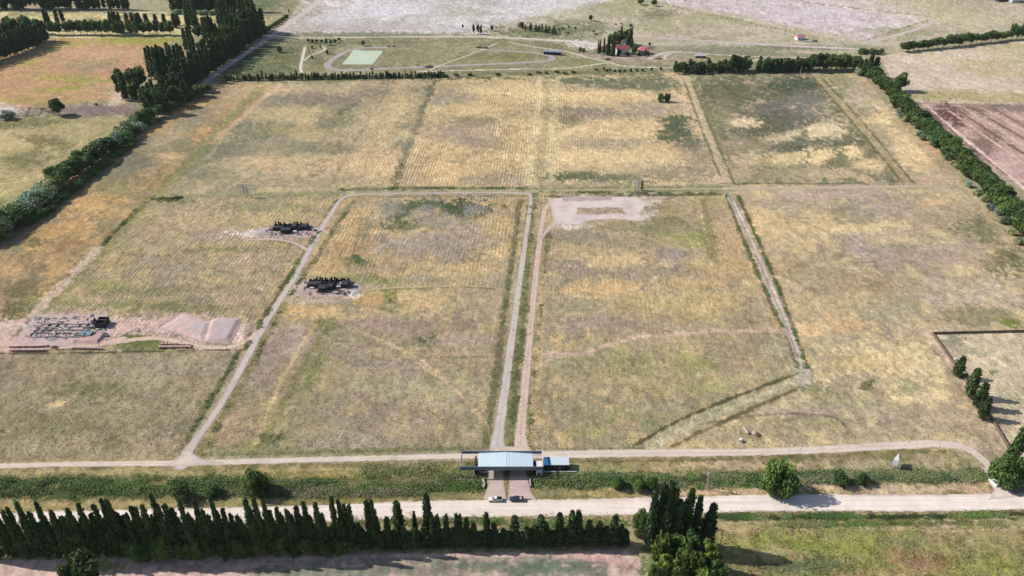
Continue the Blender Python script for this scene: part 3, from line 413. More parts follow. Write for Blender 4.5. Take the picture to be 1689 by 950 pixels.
# soft lines painted in the soil: (points px, width m, colour, alpha, wobble)
LN = [
 ([(430,146),(345,235),(260,322),(205,372),(150,430),(60,520)], 9, (146,148,86), .75),
 ([(442,152),(400,190),(340,262)], 2.5, (178,170,120), .5),
 ([(225,345),(175,395),(150,425)], 2.2, (96,100,56), .75),
 ([(255,322),(215,360),(175,398)], 2.0, (112,104,66), .5),
 ([(458,142),(430,165),(390,200),(350,235)], 5, (206,166,136), .75),
 ([(165,408),(110,462),(60,515),(20,545),(-60,590)], 5.5, (200,174,152), .9),
 ([(62,524),(20,556),(-40,600)], 2.5, (110,112,58), .6),
 ([(890,128),(886,200),(868,315)], 4.5, (202,190,138), .7),
 ([(921,128),(915,200),(907,312)], 4.0, (200,188,140), .6),
 ([(905,128),(900,200),(888,312)], 5.0, (170,160,110), .5),
 ([(1133,128),(1165,215),(1200,306)], 7.5, (192,174,134), .95),
 ([(1129,135),(1158,215),(1188,290)], 1.8, (112,116,74), .7),
 ([(1142,135),(1174,215),(1210,300)], 1.8, (112,116,72), .7),
 ([(1345,125),(1418,205),(1497,302)], 8.0, (176,158,112), .95),
 ([(1339,125),(1410,205),(1488,300)], 1.8, (104,110,66), .7),
 ([(1352,125),(1427,205),(1506,300)], 1.8, (110,114,68), .7),
 ([(1370,122),(1450,205),(1540,300)], 2.5, (190,170,124), .4),
 ([(1405,122),(1450,165),(1490,215),(1545,262),(1600,320),(1689,425)], 5, (186,166,126), .6),
 # back ditch line and its green
 ([(262,324),(405,322),(560,318)], 6.0, (150,150,100), .7),
 ([(250,328),(300,326)], 2.2, (86,84,50), .8),
 ([(560,313),(700,310),(870,310)], 3.5, (112,118,70), .7),
 ([(640,308),(740,308)], 1.2, (76,74,54), .6),
 ([(570,325),(700,323),(865,323)], 1.5, (108,112,70), .5),
 ([(870,314),(1000,312),(1195,310)], 10.0, (140,144,88), .7),
 ([(1095,303),(1200,303)], 1.4, (190,176,140), .7),
 ([(900,324),(1000,323),(1100,322),(1190,320)], 2.0, (84,92,50), .85),
 ([(640,150),(612,190),(575,250),(548,300)], 2.5, (140,134,100), .35),
 ([(1190,303),(1350,303),(1490,304)], 1.6, (104,98,66), .5),
 # centre plots
 ([(1085,342),(1100,322),(1190,322)], 1.6, (110,112,70), .3),
 ([(1155,330),(1160,375),(1172,410),(1182,425)], 1.6, (206,176,106), .6),
 ([(1160,330),(1168,372),(1180,412)], 4.5, (126,134,74), .45),
 ([(1152,368),(1168,408),(1180,430)], 4.5, (112,124,64), .4),
 ([(880,320),(872,400),(868,470),(856,560),(845,640),(836,735)], 5.5, (124,134,72), .65),
 ([(886,345),(882,400),(878,440),(870,480),(864,540)], 2.5, (190,166,116), .5),
 ([(858,330),(848,410),(836,480),(824,580),(808,690),(802,735)], 3.2, (108,114,62), .6),
 ([(868,475),(860,560),(850,640),(845,735)], 2.5, (96,112,52), .5),
 ([(884,400),(880,470),(874,560),(868,640),(876,735)], 2.0, (128,126,74), .45),
 ([(910,330),(900,400),(895,470),(890,560),(885,640),(880,736)], 2.8, (194,166,112), .55),
 ([(905,385),(898,440)], 3, (104,120,62), .5),
 ([(1198,322),(1228,400),(1262,478),(1300,560),(1318,612)], 2.0, (86,98,52), .7),
 ([(1218,322),(1252,400),(1285,478),(1315,560),(1334,612)], 2.4, (84,96,50), .75),
 ([(1205,322),(1240,400),(1274,478),(1308,560),(1326,618)], 4.2, (166,154,138), .85),
 ([(1226,330),(1265,420),(1300,500),(1335,600)], 1.4, (198,160,110), .4),
 ([(1207,325),(1242,400),(1276,478),(1311,562),(1326,612)], .9, (206,192,176), .8),
 ([(1201,325),(1235,400),(1268,478),(1303,560),(1322,618)], .7, (200,186,166), .6),
 ([(1326,626),(1196,672),(1116,708),(1064,737)], 1.7, (214,204,182), .85),
 ([(1324,618),(1195,666),(1115,701),(1056,735)], 1.5, (206,196,168), .8),
 ([(1332,630),(1204,679),(1124,716),(1080,738)], .9, (196,182,140), .5),
 ([(1250,480),(1275,560),(1300,610)], 1.0, (196,176,140), .6),
 ([(1330,622),(1200,670),(1120,705),(1062,738)], 8.5, (172,166,120), .85),
 ([(1318,615),(1190,662),(1110,697),(1048,733)], 1.6, (96,92,58), .8),
 ([(1310,628),(1200,676),(1120,712),(1075,738)], 2.2, (196,186,146), .6),
 ([(1330,634),(1230,678),(1150,716),(1110,735)], 1.6, (122,106,62), .8),
 ([(1318,606),(1328,622),(1318,630)], 6.0, (184,172,154), .8),
 ([(1150,700),(1250,683),(1340,682),(1385,690),(1400,715)], 1.0, (120,108,86), .5),
 ([(1290,694),(1340,684),(1375,684),(1395,700),(1410,722)], .9, (132,124,100), .4),
 ([(910,580),(960,585),(1000,570),(1040,556),(1120,550),(1190,546),(1290,546)], 2.6, (204,172,150), .75),
 ([(900,588),(930,585),(975,583)], 4.0, (196,168,150), .6),
 ([(930,484),(965,490),(1010,492),(1060,482)], 1.4, (210,180,124), .5),
 ([(605,550),(650,570),(690,590),(720,612),(770,660),(800,698)], 1.6, (206,170,132), .7),
 ([(650,570),(690,600),(760,645),(806,705)], .9, (206,180,134), .5),
 ([(690,590),(760,588),(840,589)], .9, (128,106,80), .45),
 ([(598,478),(690,475),(780,473),(840,478)], 1.6, (130,134,76), .6),
 ([(548,525),(500,600),(455,690),(435,745)], 3.0, (142,140,76), .6),
 ([(520,535),(470,610),(420,730)], 2.0, (206,178,112), .5),
 ([(470,735),(500,640),(548,540)], 1.6, (136,142,80), .5),
 ([(596,360),(588,400),(575,440)], 1.2, (120,118,76), .4),
 ([(618,350),(598,400),(588,425)], 1.2, (150,140,110), .5),
 ([(560,330),(545,350),(500,430),(478,470),(418,562),(390,610),(370,650),(320,720),(300,750)], 0, (0,0,0), 0),
 # verges left lane
 ([(556,330),(534,370),(520,392)], 2.5, (100,112,60), .7),
 ([(508,408),(480,450),(455,490),(430,530)], 2.5, (112,116,66), .65),
 ([(415,560),(412,552)], 2.5, (96,104,58), .7),
 ([(392,580),(372,620),(340,670),(310,725)], 3.0, (112,118,66), .75),
 ([(396,576),(384,600),(368,625)], 1.6, (78,84,48), .6),
 ([(584,330),(562,360),(530,410),(500,455)], 3.2, (124,128,70), .6),
 ([(470,500),(430,575),(395,640),(350,715),(330,745)], 3.4, (138,136,70), .65),
 # frontage road verges
 ([(-60,762),(150,758),(290,754)], 2.0, (176,150,96), .5),
 ([(330,750),(600,744),(790,738)], 2.6, (138,142,80), .7),
 ([(880,740),(1000,740),(1060,740)], 2.0, (146,140,86), .6),
 ([(1080,741),(1200,740),(1400,733)], 1.4, (196,168,116), .4),
 ([(390,777),(600,773),(760,768)], 1.3, (196,176,110), .5),
 ([(900,762),(1150,758),(1400,752)], 1.0, (120,112,80), .5),
 ([(-60,583),(130,582),(300,578),(390,577)], 1.1, (84,80,50), .75),
 # left building track
 ([(410,396),(450,397),(480,402),(505,410)], 1.2, (150,132,110), .5),
 # right field stripes on ploughed soil
 ([(1530,176),(1600,235),(1689,310),(1760,370)], 2.2, (216,186,176), .8),
 ([(1560,178),(1640,235),(1720,290)], 2.4, (210,172,152), .8),
 ([(1590,178),(1689,240),(1760,285)], 3.0, (206,176,146), .7),
 ([(1620,178),(1720,232)], 4.0, (206,172,146), .7),
 ([(1655,180),(1760,230)], 4.0, (204,168,148), .6),
 ([(1575,178),(1660,235),(1740,288)], 2.8, (134,104,86), .8),
 ([(1605,178),(1700,236),(1760,270)], 2.8, (138,108,88), .8),
 ([(1640,180),(1740,236)], 2.8, (140,110,90), .8),
 ([(1672,180),(1780,236)], 2.0, (150,118,98), .6),
 ([(1570,215),(1610,250),(1660,288)], 1.8, (132,100,88), .7),
 ([(1565,206),(1600,238)], 1.2, (216,198,180), .7),
 ([(1515,170),(1600,172),(1760,176)], 1.6, (110,100,80), .6),
 # upper fields
 ([(1072,-2),(1200,25),(1320,50),(1420,70)], 5.0, (196,184,158), .9),
 ([(1080,4),(1200,30),(1320,56),(1400,75)], 2.0, (126,124,86), .7),
 ([(1245,-8),(1350,6),(1450,18),(1540,27)], 3.6, (140,136,96), .8),
 ([(1430,66),(1480,48),(1530,34)], 2.6, (132,124,92), .7),
 ([(1048,5),(1052,40),(1045,58)], 1.6, (196,186,140), .7),
 ([(1249,76),(1340,80),(1460,84)], 2.5, (120,112,90), .5),
 ([(345,62),(415,24),(470,24),(520,24)], 3, (90,96,66), .4),
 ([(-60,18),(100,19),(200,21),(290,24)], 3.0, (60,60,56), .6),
 ([(-60,14),(100,15),(210,16)], 5.0, (186,168,160), .6),
 # sports field interior edges
 ([(738,105),(820,72)], 0, (0,0,0), 0),
 # bottom
 ([(1190,852),(1400,853),(1689,848),(1760,846)], 2.4, (66,84,38), .9),
 ([(1300,866),(1450,864),(1600,862)], 2.0, (88,106,44), .75),
 ([(1190,846),(1400,846),(1689,842)], 1.0, (140,130,90), .6),
 ([(-60,866),(300,864),(600,860),(800,858)], 2.5, (128,128,66), .6),
 ([(100,190),(60,178),(98,178)], 2.0, (70,62,60), .7),
 ([(20,191),(100,190),(215,190)], 1.4, (92,84,76), .6),
 ([(50,176),(44,190)], 2.0, (64,60,60), .6), ([(72,178),(66,189)], 2.0, (72,64,62), .6),
 ([(30,178),(100,178)], 1.6, (74,66,60), .6),
 ([(560,922),(730,921),(900,920)], .7, (112,132,104), .5),
 ([(440,926),(700,925),(960,924)], .7, (112,132,104), .5),
 ([(480,930),(730,929),(980,928)], .7, (112,132,104), .5),
 ([(600,934),(750,933),(900,932)], .7, (112,132,104), .5),
 ([(420,938),(710,937),(1000,936)], .7, (112,132,104), .5),
 ([(430,942),(705,941),(980,940)], .7, (112,132,104), .5),
 ([(420,946),(660,945),(900,944)], .7, (112,132,104), .5),
 ([(440,950),(720,949),(1000,948)], .7, (112,132,104), .5),
 ([(700,930),(850,929),(1000,928)], .7, (112,132,104), .5),
 ([(430,934),(495,933),(560,932)], .7, (112,132,104), .5),
 ([(1538,560),(1600,640),(1668,748)], 2.6, (206,180,158), .6),
]

def land_colour(px, py, x, y):
    """reflectance and furrow strength of the soil at surveyed places"""
    n = px.size
    w1 = fbm(x/14, y/14, 3) - .5; w2 = fbm(x/14, y/14, 9) - .5
    k = np.clip((py+60)/600, .22, 1.2)
    wx = px + 26*w1*k; wy = py + 15*w2*k
    col = np.empty((n, 3)); col[:] = s2l((168,160,122)); stripe = np.zeros(n); lab = np.full(n, -1)
    jx = px + 5*w1*k; jy = py + 3*w2*k
    for zi, (nm, poly, cs, sc, sp) in enumerate(ZONES):
        m = in_poly(jx, jy, poly) & (lab < 0)
        if not m.any(): continue
        lab[m] = zi
        xs, ys = x[m], y[m]
        a = fbm(xs/sc, ys/sc, 20+zi*3); b = fbm(xs/(sc*.6), ys/(sc*.9), 90+zi*3)
        c = s2l(cs[0])[None] * np.ones((xs.size, 1))
        c += (s2l(cs[1])-c) * sstep(a, .46, .60)[:, None]*.9
        c += (s2l(cs[2])-c) * sstep(b, .50, .64)[:, None]*.9
        col[m] = c; stripe[m] = sp
    # organic speckle of the patches, sharper on the weedy plots
    sp1 = .5*fbm(x/6, y/5, 41, 5, .65) + .5*fbm(x/1.9, y/2.2, 42, 3, .8)
    for b in B:
        cx, cy, rx, ry, rgb, al = b[:6]; rot = math.radians(b[6]) if len(b) > 6 else 0
        R = 1.9*max(rx, ry)
        m = (np.abs(wx-cx) < R) & (np.abs(wy-cy) < R)
        if not m.any(): continue
        dx = wx[m]-cx; dy = wy[m]-cy; c_, s_ = math.cos(rot), math.sin(rot)
        u = (dx*c_+dy*s_)/rx; v = (-dx*s_+dy*c_)/ry
        d = np.sqrt(u*u+v*v)
        a = min(1, al*1.18) * sstep(1.42 - d + (sp1[m]-.5)*4.6, 0, .7)
        col[m] += (s2l(rgb)[None]-col[m]) * a[:, None]
    for pts, wd, rgb, al in LN:
        if wd <= 0: continue
        wp = [tuple(map(float, G(*p))) for p in smooth_line(pts)]
        xs = [p[0] for p in wp]; ys = [p[1] for p in wp]; pad = wd*2+6
        m = (x > min(xs)-pad) & (x < max(xs)+pad) & (y > min(ys)-pad) & (y < max(ys)+pad)
        if not m.any(): continue
        d = seg_dist(x[m], y[m], wp) + (fbm(x[m]/3.0, y[m]/3.0, 77, 5, .7)-.5)*(wd*1.5+1.2)
        soft = max(.6, wd*.25)
        wd_eff = wd*.5
        a = al*(1-sstep(d, wd_eff-soft*.6, wd_eff+soft))
        col[m] += (s2l(rgb)[None]-col[m]) * a[:, None]
    # plot-wide irregular light and dark growth
    g = fbm(x/4, y/6, 60, 4, .6); g2 = fbm(x/60, y/60, 61, 3)
    col *= (1 + .36*(g-.5) + .16*(g2-.5))[:, None]
    # furrow strength boosts
    for cx, cy, rx, ry, v in [(620,250,90,60,.6),(610,190,40,40,.4),(840,240,40,80,.5),(850,170,40,40,.3),(960,250,80,60,.15),(400,400,130,60,.3),(600,360,40,50,.4),(820,360,40,50,.4),
                              (700,270,40,40,.4),(940,160,60,40,.3),(150,460,80,40,.3)]:
        stripe += v*np.exp(-(((px-cx)/rx)**2+((py-cy)/ry)**2))
    for cx, cy, rx, ry in [(1100,620,260,110),(600,650,260,110),(1090,380,80,60),(720,350,80,30),(400,230,100,60)]:
        stripe *= 1-.75*np.exp(-(((px-cx)/rx)**2+((py-cy)/ry)**2))
    lum = col @ np.array([.3, .6, .1])
    # calibration of the surveyed colours: dry growth is dustier and pinker than first read
    col = col + .17*(lum[:, None]-col)
    col *= np.array([1.075, 1.02, 1.02])
    # local contrast, clumps of 1-3 m
    s3 = fbm(x/1.7, y/2.2, 66, 3, .7)
    col *= (1 + .62*(s3-.5))[:, None]
    lum = (col @ np.array([.3, .6, .1])); col *= (np.clip(lum/.36, .2, 3)**.42)[:, None]
    return np.clip(col/KEXP, .01, .8), np.clip(stripe, 0, 1), lab

step = 1.75
gx = np.arange(-150, 1840, step); gy = np.concatenate([np.arange(-70, 1020, step)])
PX, PY = np.meshgrid(gx, gy); nx, ny = len(gx), len(gy)
fpx, fpy = PX.ravel(), PY.ravel(); X, Y = G(fpx, fpy)
LC, LS, LAB = land_colour(fpx, fpy, X, Y)
Zt = (fbm(X/9, Y/9, 5)-.5)*.35 - .1
MAT_G = {}
def gm(nm):
    key = {'soil_field': 's', 'ploughed_field': 's', 'gravel_field': 'v', 'stony_field': 'v', 'ochre_field': 'o'}.get(nm, 'g')
    if key not in MAT_G:
        MAT_G[key] = {'s': lambda: ground_mat('tilled_soil', .3, .08, .12, .15, .25), 'v': lambda: ground_mat('stony_ground', .4, .16, .08, .2, .25),
                      'o': lambda: ground_mat('mown_field', .28, .18, .12, .4, .2), 'g': lambda: ground_mat('dry_grassland', .95, .24, .40, .42, .45)}[key]()
    return MAT_G[key]
ii, jj = np.meshgrid(np.arange(nx-1), np.arange(ny-1))
q = (jj*nx+ii).ravel(); quads = np.stack([q, q+nx, q+nx+1, q+1], 1)[:, ::-1]
flab = LAB[q]
def sub_mesh(name, faces, mat):
    u, inv = np.unique(faces, return_inverse=True)
    vv = np.stack([X[u], Y[u], Zt[u]], 1)
    return np_mesh(name, vv, inv.reshape(faces.shape), mat, {'Col': LC[u], 'stripe': LS[u]})
# orient quads upward
def up_faces(faces):
    a, b, c = faces[0, 0], faces[0, 1], faces[0, 2]
    cr = (X[b]-X[a])*(Y[c]-Y[a]) - (Y[b]-Y[a])*(X[c]-X[a])
    return faces if cr > 0 else faces[:, ::-1]
quads = up_faces(quads)
for zi in range(-1, len(ZONES)):
    f = quads[flab == zi]
    if not len(f): continue
    nm = 'ground' if zi < 0 else ZONES[zi][0]
    o = link(nm, sub_mesh(nm, f, gm(nm))); o['kind'] = 'structure'
# land far beyond the surveyed area, to the horizon
mb = MB()
R = 14000
hx = np.linspace(-R, R, 41); hy = np.linspace(-3000, 16000, 41)
HX, HY = np.meshgrid(hx, hy); hv = np.stack([HX.ravel(), HY.ravel(), np.full(HX.size, -1.2)], 1)
i2, j2 = np.meshgrid(np.arange(40), np.arange(40)); q2 = (j2*41+i2).ravel()
hc = s2l((150,146,110))/KEXP*np.ones((HX.size, 1)) * (.8+.4*fbm(HX.ravel()/700, HY.ravel()/700, 8))[:, None]
o = link('plain', np_mesh('plain', hv, np.stack([q2, q2+1, q2+42, q2+41], 1), gm('x'), {'Col': hc, 'stripe': np.zeros(HX.size)})); o['kind'] = 'structure'

# ---------------------------------------------------------------- sheets of road and yard laid on the land
def sheet(name, bbox, inside, colour, z, mat, stp=1.15, kind='structure', label=None, cat=None, zfun=None):
    x0, y0, x1, y1 = bbox
    a = np.arange(x0, x1+stp, stp); b = np.arange(y0, y1+stp, stp); A, Bm = np.meshgrid(a, b)
    wx, wy = G(A.ravel(), Bm.ravel()); d = inside(A.ravel(), Bm.ravel(), wx, wy)
    n1, n2 = len(a), len(b); i3, j3 = np.meshgrid(np.arange(n1-1), np.arange(n2-1)); qq = (j3*n1+i3).ravel()
    fc = np.stack([qq, qq+1, qq+n1+1, qq+n1], 1)
    fd = d[fc].mean(1); fc = fc[fd < 0]
    if not len(fc): return None
    u, inv = np.unique(fc, return_inverse=True); fc = inv.reshape(fc.shape)
    vx, vy = wx[u], wy[u]; zz = (fbm(vx/9, vy/9, 5)-.5)*.35 - .1 + z
    if zfun is not None: zz = zz + zfun(vx, vy, d[u])
    c = colour(A.ravel()[u], Bm.ravel()[u], vx, vy, d[u])
    t = fc[0]; cr = (vx[t[1]]-vx[t[0]])*(vy[t[2]]-vy[t[0]]) - (vy[t[1]]-vy[t[0]])*(vx[t[2]]-vx[t[0]])
    if cr < 0: fc = fc[:, ::-1]
    me = np_mesh(name, np.stack([vx, vy, zz], 1), fc, mat, {'Col': c, 'stripe': np.zeros(len(vx))})
    o = link(name, me); o['kind'] = kind
    if label: o['label'] = label
    return o
M_ROAD = ground_mat('packed_dirt', .16, .08, .05, .22, .15)
def road(name, pts, width, rgb, z=.05, rag=.5, tracks=None, edge=None, ragsc=2.2):
    """pts (px,py[,width m]); edge colour blends in at the rim, tracks = darker middle strip"""
    pts3 = [(p[0], p[1], p[2] if len(p) > 2 else width) for p in pts]; sm = smooth_line(pts3)
    wp = [tuple(map(float, G(p[0], p[1]))) for p in sm]; wd = [p[2] for p in sm]
    mw = max(wd)
    cor = [P(x+dx, y+dy) for (x, y) in wp for dx in (-mw, mw) for dy in (-mw, mw)]
    xs = [c[0] for c in cor]; ys = [c[1] for c in cor]
    bb = (max(-150, min(xs)), max(-68, min(ys)), min(1838, max(xs)), min(1015, max(ys)))
    def ins(a, b, x, y): return seg_dist(x, y, wp, wd) + (fbm(x/ragsc, y/ragsc, 31, 3)-.5)*2*rag
    def colf(a, b, x, y, d):
        base = s2l(rgb)[None]*np.ones((x.size, 1)); raw = seg_dist(x, y, wp, wd); half = seg_dist(x, y, wp)
        if tracks is not None:
            t_rgb, t_w, t_a = tracks
            m = t_a*(1-sstep(half + (fbm(x/2, y/2, 12)-.5)*.8, t_w*.4, t_w))
            base += (s2l(t_rgb)[None]-base)*m[:, None]
        base *= (1+.34*(fbm(y*1.3, x/45, 52, 3)-.5))[:, None] if abs(wp[-1][0]-wp[0][0]) > 200 else 1
        e = s2l(edge if edge is not None else (176,158,128))
        me_ = sstep(raw + (fbm(x/3, y/3, 15)-.5)*1.2, -1.0, .2)*.65
        base += (e[None]-base)*me_[:, None]
        n = fbm(x/7, y/7, 50, 4)
        base *= (1+.22*(n-.5))[:, None]
        return np.clip(base/KEXP, .02, .8)
    return sheet(name, bb, ins, colf, z, M_ROAD)
ROADC = (240,223,211)
road('main_road', [(-150,866),(0,860),(250,853),(513,848),(700,839),(850,838),(1000,836),(1130,833),(1250,829),(1400,829),(1550,830),(1689,826),(1838,822)], 8.6, ROADC, .07, .6)
road('frontage_road', [(-150,772,3),(0,768,3),(150,765,3),(300,764,3.6),(400,761,3.2),(600,756,3.2),(757,752,3.4),(850,750,4.6),(1000,748,4.6),(1100,747,4.8),(1200,746,4.4),(1300,744,4.4),(1400,739,4.6),(1500,733,4.8),(1555,731,4.8),(1596,738,4.6),(1622,758,3.8),(1640,780,3.4),(1654,800,3.6),(1668,822,5)], 4, (222,204,190), .06, .5, tracks=((186,168,142), .4, .4))
road('side_lane', [(300,766,6),(305,752,5),(325,722,3.4),(350,690,3.2),(380,640,3.4),(402,600,3.6),(425,555,3.8),(450,512,3.6),(480,468,3.6),(504,425,3.6),(522,390,3.8),(538,365,3.6),(552,342,3.0),(564,326,3.0),(582,320,2.4),(650,319,2.2),(750,318,2.2),(850,317.5,2.4),(872,320,2.6)], 3.4, (200,186,180), .065, .45)
road('middle_lane', [(874,320,2.6),(876,332,2.6),(871,365,2.8),(865,410,3.0),(857,465,3.2),(851,510,3.4),(844,560,3.6),(836,620,3.8),(828,680,4.2),(820,725,5),(822,748,8)], 3.2, (206,192,186), .067, .4, tracks=((178,168,146), .5, .5))
road('middle_lane', [(912,332,2.6),(900,340,3),(894,365,3.2),(890,400,3.3),(884,450,3.3),(879,500,3.4),(873,560,3.6),(868,620,3.9),(862,680,3.8),(858,720,4.4),(862,748,8)], 3.0, (216,190,176), .064, .4, tracks=((180,160,136), .45, .5))
road('yard_track', [(888,398,2),(900,383,2.6),(915,368,3)], 2.6, (206,184,176), .07, .3)
road('farm_track', [(405,396,2),(440,394,2.2),(470,396,2.2),(490,402,2.2),(506,412,3)], 2.2, (202,190,176), .06, .4)
road('farm_track', [(180,566,3.5),(250,556,3.5),(290,562,3.5),(330,572,3.4),(370,574,3.2),(400,568,3),(425,548,3)], 3.4, (214,188,168), .062, .6)
road('farm_track', [(-150,610,5),(0,562,6),(60,572,5),(150,570,4),(200,560,5)], 5, (216,184,170), .063, .9)
road('farm_track', [(476,494,2.4),(500,495,2.4),(530,498,2.4),(560,497,2)], 2.4, (188,172,152), .06, .6)
road('farm_track', [(585,481,2.6),(630,475,1.6),(700,472.5,1.3),(780,471,1.3),(820,474,1.4),(848,484,1.6)], 1.4, (196,176,142), .06, .3)
road('farm_track', [(870,316,5),(950,313.5,3),(1050,312,2.5),(1195,311,3)], 3, (176,166,122), .055, .8)
road('farm_track', [(1195,311,5),(1300,310,5),(1400,309,5),(1500,307,4.6),(1560,308,3)], 5, (194,174,152), .06, 1.0)
road('boundary_road', [(330,142,8),(360,118,8),(400,92,8),(440,64,8),(470,44,9),(500,22,10),(535,-4,12),(575,-34,12)], 9, (206,190,184), .06, .8)
road('country_road', [(448,63,5),(560,62,5),(700,60,5),(820,61,5.5),(930,67,7),(985,73,12)], 6, (220,210,198), .08, .6)
road('country_road', [(1066,62,6),(1150,66,7),(1300,76,8),(1400,80,8),(1462,84,5)], 7, (204,188,180), .08, 1.0)
road('country_road', [(1420,72,5),(1450,66,7),(1500,52,7),(1535,40,8),(1544,32,8)], 7, (206,190,180), .09, 1.2)
road('country_road', [(1440,76,4),(1500,68,4),(1560,58,3)], 4, (206,190,174), .07, 1.0)
# park paths
PATHC = (222,216,196)
road('gravel_track', [(640,78,5.5),(600,78,5.5),(578,82,6),(556,92,7),(537,107,8),(545,114,6.5),(570,116,6),(600,115,6),(660,112,6),(740,108.5,6),(850,104,6),(898,101,6.5),(914,98,7),(908,91,6),(880,87,5),(830,83,5),(780,81,4.5)], 6, (178,168,166), .07, .8)
road('footpath', [(640,75,2.2),(720,74,2.2),(790,70,2.4),(830,68,2.4),(852,72,3),(880,78,3.2),(935,84,3.2),(965,94,3.2),(1005,103,3.4),(1030,110,3.2),(1110,112,3)], 3, PATHC, .08, .5)
road('footpath', [(690,118,3),(760,116,3),(850,114,3),(935,113,3),(970,108,3),(1000,104,3)], 3, PATHC, .085, .5)
road('footpath', [(820,71,3),(790,85,2.6),(735,104,2.6),(705,117,3)], 3, (216,204,180), .09, .4)
road('footpath', [(470,77,2.6),(500,77,2.6),(530,76,2.2),(538,80,3),(530,85,2.6),(510,92,2.6),(502,100,2.6)], 2.6, PATHC, .08, .4)
road('footpath', [(503,78,3.6),(499,95,3.6),(495,112,3.4),(498,120,3.4)], 3.4, (218,208,196), .09, .4)
road('footpath', [(1070,97,5),(1085,90,5),(1105,85,5),(1130,86,4),(1180,90,3.5),(1260,94,3.5),(1330,95,3)], 4, (212,200,182), .07, .6)
road('footpath', [(1108,88,3),(1095,93,4),(1098,98,3)], 3, (212,204,192), .1, .4)
road('footpath', [(1255,96,3),(1240,101,3)], 3, (216,206,186), .1, .4)
# stony yard beside the middle lanes
def yard(name, polys, rgb, z, rag=1.0, holes=(), sp=.22, bbx=None, sc=3.0, zfun=None, stp=1.15, mid=None):
    wp = [[tuple(map(float, G(*p))) for p in pl] for pl in polys]; wh = [[tuple(map(float, G(*p))) for p in pl] for pl in holes]
    allp = [p for pl in polys for p in pl]
    bb = (min(p[0] for p in allp)-8, min(p[1] for p in allp)-6, max(p[0] for p in allp)+8, max(p[1] for p in allp)+6)
    def sdp(x, y, pl):
        d = seg_dist(x, y, pl+[pl[0]]); return np.where(in_poly(x, y, pl), -d, d)
    def ins(a, b, x, y):
        d = np.full(x.shape, 1e9)
        for pl in wp: d = np.minimum(d, sdp(x, y, pl))
        for pl in wh: d = np.maximum(d, -sdp(x, y, pl))
        return d + (fbm(x/sc, y/sc, 33, 4)-.5)*2*rag
    def colf(a, b, x, y, d):
        c = s2l(rgb)[None]*np.ones((x.size, 1)); c *= (1+2*sp*(fbm(x/6, y/6, 44, 4)-.5))[:, None]
        if mid is not None:
            mm = sstep(-d, 1.5, 5) * sstep(fbm(x/9, y/9, 47, 3), .38, .55); c += (s2l(mid)[None]-c)*mm[:, None]
        e = s2l((176,160,138)); m = sstep(d, -1.5, .3)*.5; c += (e[None]-c)*m[:, None]
        return np.clip(c/KEXP, .02, .8)
    return sheet(name, bb, ins, colf, z, M_ROAD, zfun=zfun, stp=stp)
yard('lane_mouth', [[(272,767),(286,761),(297,752),(302,742),(317,742),(320,749),(328,755),(342,759),(368,762),(372,767)]], (212,196,184), .072, .5)
yard('lane_mouth', [[(790,754),(808,744),(820,736),(868,736),(878,744),(900,752)]], (208,190,178), .074, .5)
yard('lane_mouth', [[(1618,770),(1634,772),(1652,792),(1672,812),(1689,818),(1630,824),(1640,808)]], (228,210,200), .078, .5)
yard('earth_yard', [[(904,328),(960,322),(1050,325),(1068,335),(1056,352),(1066,360),(1060,365),(1010,361),(965,364),(952,372),(940,370),(914,370)]], (216,198,192), .06, 1.6, holes=[[(953,343),(990,342),(1026,343),(1032,352),(985,353),(952,353)]])
yard('earth_yard', [[(926,324),(1010,323),(1008,330),(930,332)]], (186,164,162), .075, .8)
yard('building_plot', [[(420,378),(450,372),(520,376),(512,392),(470,390),(425,388)]], (192,170,164), .055, 1.2)
yard('building_plot', [[(494,466),(590,466),(596,478),(585,488),(500,490),(486,480)]], (196,170,162), .055, 1.2)
yard('building_plot', [[(22,566),(48,528),(70,518),(176,520),(190,545),(165,568),(60,574)]], (202,176,170), .07, 1.2)
# sports court
yard('sports_court', [[(583,82.5),(633,84),(614,107),(564,106)]], (198,210,184), .10, .12, sp=.07)
# driveways in front of the gate
yard('driveway', [[(806,770),(829,770),(833,812),(836,824),(796,824),(802,810)]], (206,182,174), .09, .25)
yard('driveway', [[(841,770),(866,770),(875,811),(884,823),(838,823)]], (206,180,174), .09, .25)

# raised earth platforms: heaped soil with soft crumbling edges
def mound(h, soft=2.2): return lambda x, y, d: h*sstep(-d, 0, soft) + .35*(fbm(x/2.5, y/2.5, 88, 4)-.5)*sstep(-d, 0, 1)
o = yard('earth_platform', [[(262,541),(303,515),(350,531),(345,545),(336,564),(318,560),(290,549)]], (206,178,170), .1, .7, zfun=mound(.7, 4.0), stp=.8, mid=(194,182,180)); o['label'] = 'left raised pink earth platform by the left construction yard'
o = yard('earth_platform', [[(345,530),(358,523),(400,525),(380,568),(334,565)]], (200,174,168), .12, .6, zfun=mound(.95, 3.2), stp=.8, mid=(192,176,174)); o['label'] = 'right raised earth platform next to the side lane junction'
o = yard('earth_bank', [[(118,567),(113,561),(152,554),(170,545),(178,552),(163,568)]], (200,166,158), .1, .5, zfun=mound(1.2), stp=.8)

